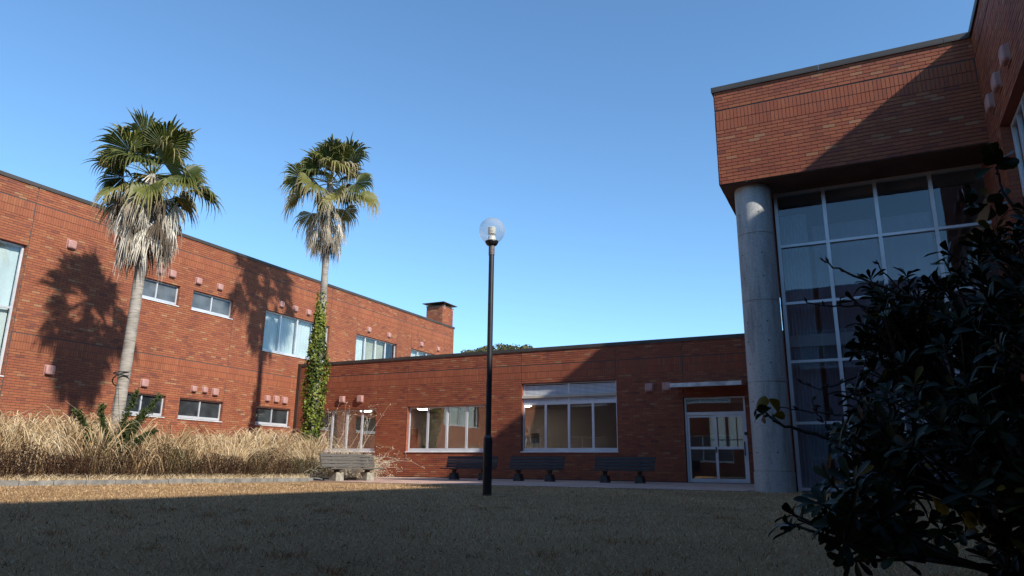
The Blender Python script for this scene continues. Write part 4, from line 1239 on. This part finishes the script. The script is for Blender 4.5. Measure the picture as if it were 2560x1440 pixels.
# low wintered hedge along the front of the bed
HG = thing('hedge', 'low dark brown wintered hedge along the front of the planting bed', 'hedge', (-14.0, 9.5, 0.07))
n = 42000
hy = R.uniform(-7.5, 7.0, n); hx = 0.0 + R.normal(0, 0.24, n) + 0.06 * np.sin(hy * 2.1)
top = 0.64 + 0.13 * np.sin(hy * 1.7) + 0.10 * np.sin(hy * 4.3 + 1) + 0.07 * np.sin(hy * 9.1 + 2) - 0.10 * (hy > 3)
hz = top * R.uniform(0.05, 1, n) ** 0.65 * np.sqrt(np.clip(1 - (hx / 0.62) ** 2, 0.1, 1))
P = np.stack([hx, hy, hz], 1)
green = (np.sin(hy * 1.3) + np.sin(hy * 3.1 + 2) + (hy > 2.5) * 0.9 + R.normal(0, 0.5, n)) > 1.05
tone = np.where(green, R.uniform(0.68, 0.85, n), np.clip(R.normal(0.32, 0.2, n), 0, 0.62))
V, Q, T_ = leaf_cloud(P, R.normal(0, 1, (n, 3)) + np.array([0.5, 0, 0.6]), R.uniform(0.010, 0.024, n), tone, aspect=0.5)
put('foliage', np_mesh('foliage', V, Q, T_), M_HEDGE, HG, kind='stuff')
N = 2600
by2 = R.uniform(-7.5, 7.0, N); bx2 = R.normal(-0.05, 0.2, N); K = 5; s = np.linspace(0, 1, K)
C = np.zeros((N, K, 3)); aa = R.uniform(0, 2 * math.pi, N); ll = R.uniform(0.2, 0.6, N); sp = R.uniform(0.1, 0.5, N)
C[:, :, 0] = bx2[:, None] + (np.cos(aa) * sp)[:, None] * ll[:, None] * s[None]; C[:, :, 1] = by2[:, None] + (np.sin(aa) * sp)[:, None] * ll[:, None] * s[None]
C[:, :, 2] = ll[:, None] * s[None]
C += R.normal(0, 0.012, C.shape)
S = np.zeros_like(C); S[:, :, 1] = 0.0028
V, Q, T_ = ribbons(C, S, np.where(R.random(N) < 0.10, 1.0, R.uniform(0.0, 0.5, N)))
put('twigs', np_mesh('twigs', V, Q, T_), M_HEDGE, HG, kind='stuff')
# short dead tufts at the foot of the hedge, spilling to the kerb
N = 5200
by2 = R.uniform(2, 16.6, N); bx2 = R.uniform(-13.95, -13.40, N); K = 4; s = np.linspace(0, 1, K)
ll = R.uniform(0.05, 0.22, N); aa = R.uniform(0, 2 * math.pi, N); sp = R.uniform(0.3, 1.1, N)
C = np.zeros((N, K, 3)); C[:, :, 0] = bx2[:, None] + (np.cos(aa) * sp * ll)[:, None] * s[None] ** 1.5; C[:, :, 1] = by2[:, None] + (np.sin(aa) * sp * ll)[:, None] * s[None] ** 1.5
C[:, :, 2] = 0.07 + ll[:, None] * s[None] * (1 - 0.35 * s[None])
S = np.zeros_like(C); S[:, :, 1] = 0.004 * (1 - 0.8 * s)[None]; S[:, :, 0] = 0.002
V, Q, T_ = ribbons(C, S, R.uniform(0.3, 1.0, N))
put('dry_tufts', np_mesh('dry_tufts', V, Q, T_), M_DRYGRASS, kind='stuff', label='short dead grass tufts between kerb and hedge')

R = np.random.default_rng(34)
# wiry dead weed beside and over the first bench
WD = thing('dry_weed', 'wiry dead weed with seed heads spilling over the grey bench', 'weed', (-14.2, 16.7, 0.07))
b = MB()
for k in range(330):
    a = R.uniform(0, 2 * math.pi); L = R.uniform(0.7, 1.75)
    tall = k < 12
    if tall: L = R.uniform(1.7, 2.3)
    ox, oy = R.normal(0, 0.35), R.normal(0.1, 0.55)
    out_ = R.uniform(0.15, 0.95) * (0.35 if tall else 1)
    dx, dy = math.cos(a) * out_ + (0.25 if not tall else 0), math.sin(a) * out_ + 0.28
    up_ = R.uniform(0.5, 0.95) if not tall else 0.97
    p = []
    ph1, ph2 = R.uniform(0, 6, 2)
    for j in range(8):
        q_ = j / 7
        arch = q_ * up_ - (0.0 if tall else R.uniform(0.35, 0.75)) * q_ ** 2.6
        p.append((ox + dx * L * q_ ** 1.3 + 0.03 * math.sin(5 * q_ + ph1), oy + dy * L * q_ ** 1.3 + 0.03 * math.sin(6 * q_ + ph2), max(0.02, L * arch)))
    tn = float(R.uniform(0.2, 1.0))
    b.tube(p, [0.0085 - 0.0062 * j / 7 for j in range(8)], 3, tone=tn)
    for j in range(3, 8):
        for q_ in range(2):
            d = R.normal(0, 1, 3); d /= np.linalg.norm(d); d[2] = abs(d[2])
            e = np.array(p[j]) + d * R.uniform(0.05, 0.16)
            b.tube([p[j], tuple(e)], [0.0034, 0.0026], 3, tone=tn)
            if j > 5:
                b.tube([tuple(e - np.array([0, 0, 0.008])), tuple(e), tuple(e + np.array([0, 0, 0.012]))], [0.006, 0.016, 0.005], 5, tone=min(1, tn + 0.2))
b.put('stems', M_WEED, WD, kind='stuff')

R = np.random.default_rng(35)
# conifer shrub at the foot of the first palm
YW = thing('evergreen_shrub', 'dark green needled shrub poking through the dead grass below the palm', 'shrub', (-15.45, 10.55, 0.07))
b = MB(); NP, ND, NT = [], [], []
arms = [((0.25, 0.35, 1.72), 0.0), ((0.15, 0.95, 1.70), 0.1), ((0.3, -0.85, 1.25), 0.0), ((0.1, -0.25, 1.38), 0.0), ((0.5, 0.65, 0.95), 0.0), ((0.55, -0.4, 0.9), 0), ((0.45, 0.15, 1.05), 0), ((0.6, 0.1, 0.6), 0), ((0.3, -0.6, 0.75), 0), ((0.2, 0.6, 1.35), 0)]
for (e, cv) in arms:
    e = np.array(e) * np.array([1.15, 1.15, 1.12])
    ps = [e * q_ ** 0.9 + np.array([0.05 * math.sin(3 * q_), 0.05 * math.cos(4 * q_), 0.12 * math.sin(q_ * 3.1)]) for q_ in np.linspace(0, 1, 9)]
    b.tube([tuple(p) for p in ps], [0.02 - 0.015 * j / 8 for j in range(9)], 5)
    for q_ in np.linspace(0.25, 1.0, 40):
        i0 = min(7, int(q_ * 8)); f_ = q_ * 8 - i0
        c0 = ps[i0] * (1 - f_) + ps[i0 + 1] * f_
        tdir = unit(ps[i0 + 1] - ps[i0])
        for m_ in range(5):
            d = unit(R.normal(0, 1, 3) * 0.8 + tdir * 0.9 + np.array([0, 0, 0.25])); Ls = R.uniform(0.06, 0.17) * (1.2 - 0.5 * q_)
            for h_ in np.linspace(0.05, 1, 16):
                NP.append(c0 + d * Ls * h_ + R.normal(0, 0.004, 3)); nd = unit(R.normal(0, 1, 3) + d * 0.8); ND.append(nd); NT.append(np.clip(0.3 + 0.5 * h_ * q_ + R.normal(0, 0.15), 0, 1))
b.put('branch', M_TWIG, YW)
NP, ND, NT = np.array(NP), np.array(ND), np.array(NT)
sd = np.cross(ND, R.normal(0, 1, ND.shape)); sd /= np.linalg.norm(sd, axis=1)[:, None]
C = np.stack([NP, NP + ND * 0.02, NP + ND * 0.04], 1); S = np.stack([sd * 0.005, sd * 0.007, sd * 0.002], 1)
V, Q, T_ = ribbons(C, S, NT)
put('needles', np_mesh('needles', V, Q, T_), M_YEW, YW, kind='stuff')

# ================================================================== LAWN GRASS
def sheared(N, rmin, rmax, amin, amax):
    r_ = rmin + (rmax - rmin) * R.random(N); a_ = R.uniform(amin, amax, N)
    return r_ * np.sin(a_), r_ * np.cos(a_), r_
R = np.random.default_rng(36)
gx, gy, gr = sheared(170000, 1.6, 17.5, rad(-82), rad(30))
m = (gx > XK + 0.01) & ~((gx > PX0 - 0.02) & (gy > PY0 - 0.03)) & (gx < XR) & ~((gx > -2.3) & (gy > 14.8))
gx, gy, gr = gx[m], gy[m], gr[m]; N = len(gx)
patch = np.sin(gx * 1.3 + 1) * np.sin(gy * 1.1) + 0.6 * np.sin(gx * 3.7 + gy * 2.3) + 0.4 * np.sin(gx * 9 - gy * 7)
K = 4; s = np.linspace(0, 1, K)
ll = R.uniform(0.014, 0.04, N) * (1 + 0.03 * gr) * (1 + 0.15 * patch); aa = R.uniform(0, 2 * math.pi, N); tilt = R.uniform(0.5, 1.5, N)
hor = np.sin(np.minimum(tilt, 1.45)); ver = np.cos(np.minimum(tilt, 1.45))
C = np.zeros((N, K, 3))
C[:, :, 0] = gx[:, None] + (np.cos(aa) * hor * ll)[:, None] * s[None] ** 1.3; C[:, :, 1] = gy[:, None] + (np.sin(aa) * hor * ll)[:, None] * s[None] ** 1.3
C[:, :, 2] = 0.001 + np.maximum(0.002, (ver * ll)[:, None] * s[None] * (1.1 - 0.35 * s[None] ** 2) + 0.004 * s[None])
wv = (0.0011 + 0.00013 * gr)[:, None] * np.array([1, 1, 0.75, 0.15])[None]
sa = aa + math.pi / 2 + R.normal(0, 0.5, N)
S = np.stack([np.cos(sa)[:, None] * wv, np.sin(sa)[:, None] * wv, 0 * wv], -1)
tone = np.clip(R.normal(0.52, 0.24, N) + 0.10 * patch - 0.35 * (np.sin(gx * 5.1 + 2 * np.sin(gy * 2.3)) * np.sin(gy * 6.3 + gx) > 0.82), 0, 1)
V, Q, T_ = ribbons(C, S, tone)
put('lawn_grass', np_mesh('lawn_grass', V, Q, T_), M_BLADE, kind='stuff', label='short dead blades of the courtyard lawn')

# dry leaf litter and darker tufts scattered over the turf
n = 420
lx_, ly_, lr_ = sheared(n, 2.2, 15.0, rad(-75), rad(24))
m = (lx_ > XK + 0.1) & ~((lx_ > PX0) & (ly_ > PY0)); lx_, ly_ = lx_[m], ly_[m]; n = len(lx_)
V, Q, T_ = leaf_cloud(np.stack([lx_, ly_, 0.016 + R.uniform(0, 0.012, n)], 1), R.normal(0, 0.35, (n, 3)) + np.array([0, 0, 1.0]), R.uniform(0.008, 0.022, n), np.clip(R.normal(0.3, 0.3, n), 0, 1), aspect=0.5)
put('leaf_litter', np_mesh('leaf_litter', V, Q, T_), M_WEED, kind='stuff', label='scraps of dry leaf litter scattered on the lawn')
N = 3600; nc = 150
cx_, cy_, _ = sheared(nc, 2.4, 13.0, rad(-75), rad(24)); k_ = R.integers(0, nc, N)
bx2 = cx_[k_] + R.normal(0, 0.05, N); by2 = cy_[k_] + R.normal(0, 0.04, N)
m = (bx2 > XK + 0.05) & ~((bx2 > PX0) & (by2 > PY0)); bx2, by2 = bx2[m], by2[m]; N = len(bx2)
K = 4; s = np.linspace(0, 1, K); ll = R.uniform(0.02, 0.07, N); aa = R.uniform(0, 2 * math.pi, N); sp = R.uniform(0.3, 1.3, N)
C = np.zeros((N, K, 3)); C[:, :, 0] = bx2[:, None] + (np.cos(aa) * sp * ll)[:, None] * s[None] ** 1.5; C[:, :, 1] = by2[:, None] + (np.sin(aa) * sp * ll)[:, None] * s[None] ** 1.5
C[:, :, 2] = 0.002 + ll[:, None] * s[None] * (1 - 0.4 * s[None])
S = np.zeros_like(C); S[:, :, 0] = 0.0022 * (1 - 0.8 * s)[None]; S[:, :, 1] = 0.001
V, Q, T_ = ribbons(C, S, np.clip(R.normal(0.36, 0.15, N), 0, 1))
put('turf_tufts', np_mesh('turf_tufts', V, Q, T_), M_BLADE, kind='stuff', label='darker tufts standing in the short dead turf')

# ================================================================== FOREGROUND BUSH
R = np.random.default_rng(37)
BU = thing('bush', 'large dark glossy-leaved bush filling the right foreground', 'bush', (0.55, 2.75, 0.0))
lobes = [((0.26, 2.85, 0.66), (0.34, 0.42, 0.36), 95), ((0.56, 2.70, 1.02), (0.32, 0.40, 0.26), 80), ((0.03, 2.50, 0.50), (0.20, 0.25, 0.20), 42),
         ((-0.05, 2.12, 0.28), (0.19, 0.22, 0.12), 36), ((0.36, 2.35, 0.40), (0.30, 0.34, 0.30), 70), ((0.15, 3.2, 0.98), (0.22, 0.30, 0.24), 52),
         ((0.52, 2.30, 0.75), (0.26, 0.28, 0.32), 70), ((0.80, 2.90, 0.75), (0.40, 0.45, 0.55), 80), ((0.10, 2.98, 0.86), (0.14, 0.2, 0.14), 20), ((0.78, 3.2, 1.10), (0.30, 0.35, 0.28), 60), ((0.40, 3.0, 0.95), (0.26, 0.3, 0.25), 40), ((0.48, 2.45, 0.22), (0.30, 0.30, 0.18), 55)]
lobes = [(c_, r_, int(k_ * 1.3)) for c_, r_, k_ in lobes]
def leaf_mesh(tone, cv, asp):
    L, W = 1.0, asp
    st = np.array([0, .15, .38, .62, .82, .95, 1.0]); wd = np.array([.10, .22, .62, .95, 1.0, .62, .1]) * W / 2
    C = np.stack([st, 0 * st, 0.03 - cv * st ** 2], 1)
    V = np.stack([C + np.stack([0 * st, -wd, wd * 0.35], 1), C, C + np.stack([0 * st, wd, wd * 0.35], 1)], 1).reshape(-1, 3)
    K = len(st); Q = []
    for j in range(K - 1):
        Q += [(j * 3, j * 3 + 1, j * 3 + 4, j * 3 + 3), (j * 3 + 1, j * 3 + 2, j * 3 + 5, j * 3 + 4)]
    return V, np.array(Q)
variants = [(t_, cv, asp) for t_, cv, asp in ((0.1, .10, .30), (0.35, .2, .32), (0.55, .05, .27), (0.75, .30, .34), (0.88, .16, .29))]
vm = []
for (t_, cv, asp) in variants:
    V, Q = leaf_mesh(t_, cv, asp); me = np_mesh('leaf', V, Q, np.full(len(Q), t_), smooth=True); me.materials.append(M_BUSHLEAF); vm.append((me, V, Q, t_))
base = np.array([0.55, 2.75, 0.0])
leaves = []
bt = MB()
for (c, r3, k) in lobes:
    c = np.array(c); r3 = np.array(r3)
    limb = c - base
    bt.tube([tuple((limb * q_) + np.array([0.03 * math.sin(q_ * 5 + c[0]), 0.03 * math.cos(q_ * 4), 0])) for q_ in np.linspace(0, 1, 7)], [0.016 - 0.009 * j / 6 for j in range(7)], 6)
    for i in range(k):
        d = R.normal(0, 1, 3); d /= np.linalg.norm(d)
        p = c + d * r3 * R.uniform(0.35, 1.05)
        if p[2] < 0.08: continue
        if np.hypot(p[0], p[1]) < 1.75: continue
        out_ = unit((p - c) / r3 * 0.6 + unit(p - base) * 0.6 + np.array([0, 0, 0.35]) + R.normal(0, 0.25, 3))
        st = p - base
        mid = (limb * 0.85 + st) / 2 + np.array([0, 0, -0.03])
        bt.tube([tuple(limb * R.uniform(0.5, 1.0)), tuple(mid), tuple(st)], [0.006, 0.0045, 0.003], 4)
        a1 = unit(np.cross(out_, [0.3, 0.2, 1])); a2 = np.cross(out_, a1)
        nl = R.integers(6, 10); ph = R.uniform(0, 6)
        for j in range(nl):
            g_ = ph + j * 2.39996; op = R.uniform(0.75, 1.25)
            ld = unit(out_ * math.cos(op) + (a1 * math.cos(g_) + a2 * math.sin(g_)) * math.sin(op))
            nz_ = unit(out_ - ld * (out_ @ ld) + R.normal(0, 0.15, 3)); sd_ = unit(np.cross(nz_, ld)); nz_ = np.cross(ld, sd_)
            L = R.uniform(0.042, 0.078)
            leaves.append((p - base - out_ * R.uniform(0, 0.03), ld, sd_, nz_, L, R.integers(0, 5) if R.random() > 0.03 else 4))
bt.put('branch', M_TWIG, BU)
order = sorted(range(len(leaves)), key=lambda i: np.linalg.norm(leaves[i][0] + base - np.array([0, 0, .4])) + 0.35 * max(0, (leaves[i][0] + base)[0] / (leaves[i][0] + base)[1] - 0.14) * 10)
Vs = []
for rank, i in enumerate(order):
    p, ld, sd_, nz_, L, vi = leaves[i]
    me, V, Q, t_ = vm[vi]
    Mx = np.stack([ld, sd_, nz_], 1) * L
    if rank < 300:
        o = bpy.data.objects.new('leaf', me); COL.objects.link(o); o.parent = BU
        o.matrix_local = Matrix([[*Mx[0], p[0]], [*Mx[1], p[1]], [*Mx[2], p[2]], [0, 0, 0, 1]])
    else:
        Vs.append((V @ Mx.T + p, Q, np.full(len(Q), np.clip(t_ + R.normal(0, 0.06), 0, 0.95))))
V, Q, T_ = join_parts(Vs)
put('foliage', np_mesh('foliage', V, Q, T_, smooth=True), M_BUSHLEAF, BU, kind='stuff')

# bare twigs of a second, leafless shrub growing through it
def cray(px, py, D):
    v = np.array(rr) * (px - 1280) + np.array(uu) * (720 - py) + np.array(w) * 1767
    return v / np.linalg.norm(v) * D + np.array([0, 0, CAM_H])
R = np.random.default_rng(38)
BS = thing('bare_shrub', 'leafless shrub whose thin twigs reach past the bush toward the column', 'shrub', (0.40, 3.1, 0.0))
b = MB(); bs0 = np.array([0.40, 3.1, 0.0]); buds = MB()
def twig(pts, r0, r1, side=True):
    P = [Vector(p) - Vector(bs0) for p in pts]
    fine = []
    for j in range(len(P) - 1):
        for q_ in np.linspace(0, 1, 5, endpoint=False):
            fine.append(P[j].lerp(P[j + 1], q_) + Vector(R.normal(0, 0.003, 3)))
    fine.append(P[-1])
    n_ = len(fine)
    b.tube(fine, [r0 + (r1 - r0) * j / (n_ - 1) for j in range(n_)], 6)
    for j in range(3, n_, 3):
        d = Vector(unit(R.normal(0, 1, 3) + np.array([-0.8, 0, 0.6])))
        buds.tube([fine[j], fine[j] + d * 0.012, fine[j] + d * 0.026], [0.002, 0.0055, 0.001], 6)
    return fine
T1 = [(0.40, 3.1, 0.0), (0.33, 3.05, 0.45), (0.22, 3.0, 0.90), cray(2340, 765, 3.0), cray(2260, 740, 3.0), cray(2180, 705, 3.0), cray(2110, 680, 3.0), cray(2050, 645, 3.0)]
twig(T1, 0.011, 0.0028)
twig([cray(2280, 750, 3.0), cray(2215, 690, 3.02), cray(2190, 650, 3.03)], 0.004, 0.002)
T2 = [(0.40, 3.1, 0.0), (0.30, 2.95, 0.35), (0.12, 2.9, 0.72), cray(2210, 775, 2.9), cray(2150, 763, 2.9), cray(2085, 768, 2.9), cray(2018, 757, 2.9)]
twig(T2, 0.010, 0.0022)
T3 = [(0.40, 3.1, 0.0), (0.22, 2.75, 0.30), cray(2110, 1105, 2.7), cray(2020, 1080, 2.7), cray(1950, 1060, 2.7), cray(1918, 1032, 2.7), cray(1890, 1024, 2.7)]
twig(T3, 0.010, 0.003)
twig([cray(2100, 1100, 2.7), cray(2060, 1060, 2.7), cray(2035, 1020, 2.7), cray(2030, 1000, 2.7)], 0.004, 0.002)
twig([cray(2190, 1055, 2.75), cray(2090, 1036, 2.75), cray(2030, 1030, 2.75), cray(1950, 1018, 2.75)], 0.005, 0.002)
twig([cray(2180, 920, 2.9), cray(2110, 955, 2.9), cray(2050, 972, 2.9), cray(2005, 958, 2.9)], 0.005, 0.002)
T4 = [(0.40, 3.1, 0.0), (0.55, 3.15, 0.7), (0.72, 3.3, 1.3), cray(2560, 555, 3.6), cray(2510, 480, 3.65), cray(2490, 420, 3.7)]
twig(T4, 0.011, 0.004)
b.put('branch', M_TWIG, BS); buds.put('buds', M_TWIG, BS, kind='stuff')
lv_me = []
for t_ in (0.8, 0.97, 1.0):
    V, Q = leaf_mesh(t_, 0.25, 0.7); me = np_mesh('leaf', V, Q, np.full(len(Q), t_), smooth=True); me.materials.append(M_BUSHLEAF); lv_me.append(me)
for (px, py, D_, k, sz) in ((1892, 1030, 2.7, 3, .055), (1935, 1028, 2.7, 4, .055), (2490, 405, 3.7, 12, .075), (2480, 500, 3.7, 9, .075), (2420, 510, 3.6, 9, .07)):
    c = cray(px, py, D_) - bs0
    for j in range(k):
        ld = unit(R.normal(0, 1, 3) + np.array([0, 0, -0.2])); sd_ = unit(np.cross(ld, R.normal(0, 1, 3))); nz_ = np.cross(ld, sd_)
        o = bpy.data.objects.new('leaf', lv_me[j % 2 if D_ < 3 else 0]); COL.objects.link(o); o.parent = BS
        Mx = np.stack([ld, sd_, nz_], 1) * sz * R.uniform(0.8, 1.2); p = c + R.normal(0, 0.012, 3)
        o.matrix_local = Matrix([[*Mx[0], p[0]], [*Mx[1], p[1]], [*Mx[2], p[2]], [0, 0, 0, 1]])
for (px, py) in ((2425, 1290), (2440, 1300), (2405, 1285), (2330, 1245), (2450, 1265), (2415, 1235)):
    c = cray(px, py, 2.35) - base
    ld = unit(R.normal(0, 1, 3)); sd_ = unit(np.cross(ld, R.normal(0, 1, 3))); nz_ = np.cross(ld, sd_); Mx = np.stack([ld, sd_, nz_], 1) * 0.055
    V, Q = leaf_mesh(1, 0.2, 0.6)
    put('yellow_leaf', np_mesh('yellow_leaf', V @ Mx.T + c, Q, smooth=True), M_YELLOW, BU, label='yellowed leaf')
# fallen leaf on the lawn
V, Q = leaf_mesh(1, -0.2, 0.4)
V = V * 0.07; cr, sr = math.cos(0.5), math.sin(0.5)
V = np.stack([V[:, 0] * cr - V[:, 1] * sr, V[:, 0] * sr + V[:, 1] * cr, V[:, 2] + 0.02], 1)
o = put('fallen_leaf', np_mesh('fallen_leaf', V, Q, smooth=True), M_YELLOW, label='single yellow leaf lying on the shaded lawn beside the bush', cat='leaf')
o.location = (-0.26, 2.55, 0.008)

# ================================================================== FAR HILL
R = np.random.default_rng(39)
hx0, hy0 = -57.5, 112.0
hm = MB(); V = []; F_ = []
nu, nv_ = 24, 12
for j in range(nv_ + 1):
    for i in range(nu + 1):
        x = hx0 - 60 + 120 * i / nu; y = hy0 - 25 + 50 * j / nv_
        h = 20.1 * math.exp(-((x - hx0) / 26) ** 2) * math.exp(-((y - hy0) / 18) ** 2)
        V.append((x, y, h - 0.3))
for j in range(nv_):
    for i in range(nu):
        k = j * (nu + 1) + i; F_.append((k, k + 1, k + nu + 2, k + nu + 1))
hm.add(V, F_); hm.put('hill', M_HILL, kind='structure', label='wooded hill beyond the low wing')
n = 80000
tc_n = 300
txc = hx0 + R.normal(0, 16, tc_n); tyc = hy0 + R.normal(-3, 7, tc_n)
tzc = 20.1 * np.exp(-((txc - hx0) / 26) ** 2) * np.exp(-((tyc - hy0) / 18) ** 2) + R.uniform(0.1, 1.3, tc_n)
rc = R.uniform(0.8, 1.7, tc_n)
wi = R.integers(0, tc_n, n); d = R.normal(0, 1, (n, 3)); d /= np.linalg.norm(d, axis=1)[:, None]
P = np.stack([txc[wi], tyc[wi], tzc[wi]], 1) + d * (rc[wi] * R.uniform(0.6, 1.05, n))[:, None] * np.array([1, 1, 0.8])
tone = np.clip(0.35 + R.normal(0, 0.2, n) + R.normal(0, 0.15, tc_n)[wi], 0, 1)
V, Q, T_ = leaf_cloud(P, d + R.normal(0, 0.4, (n, 3)), R.uniform(0.12, 0.28, n), tone)
put('forest', np_mesh('forest', V, Q, T_), M_FOREST, kind='stuff', label='wooded crowns on the far hill above the low roof')
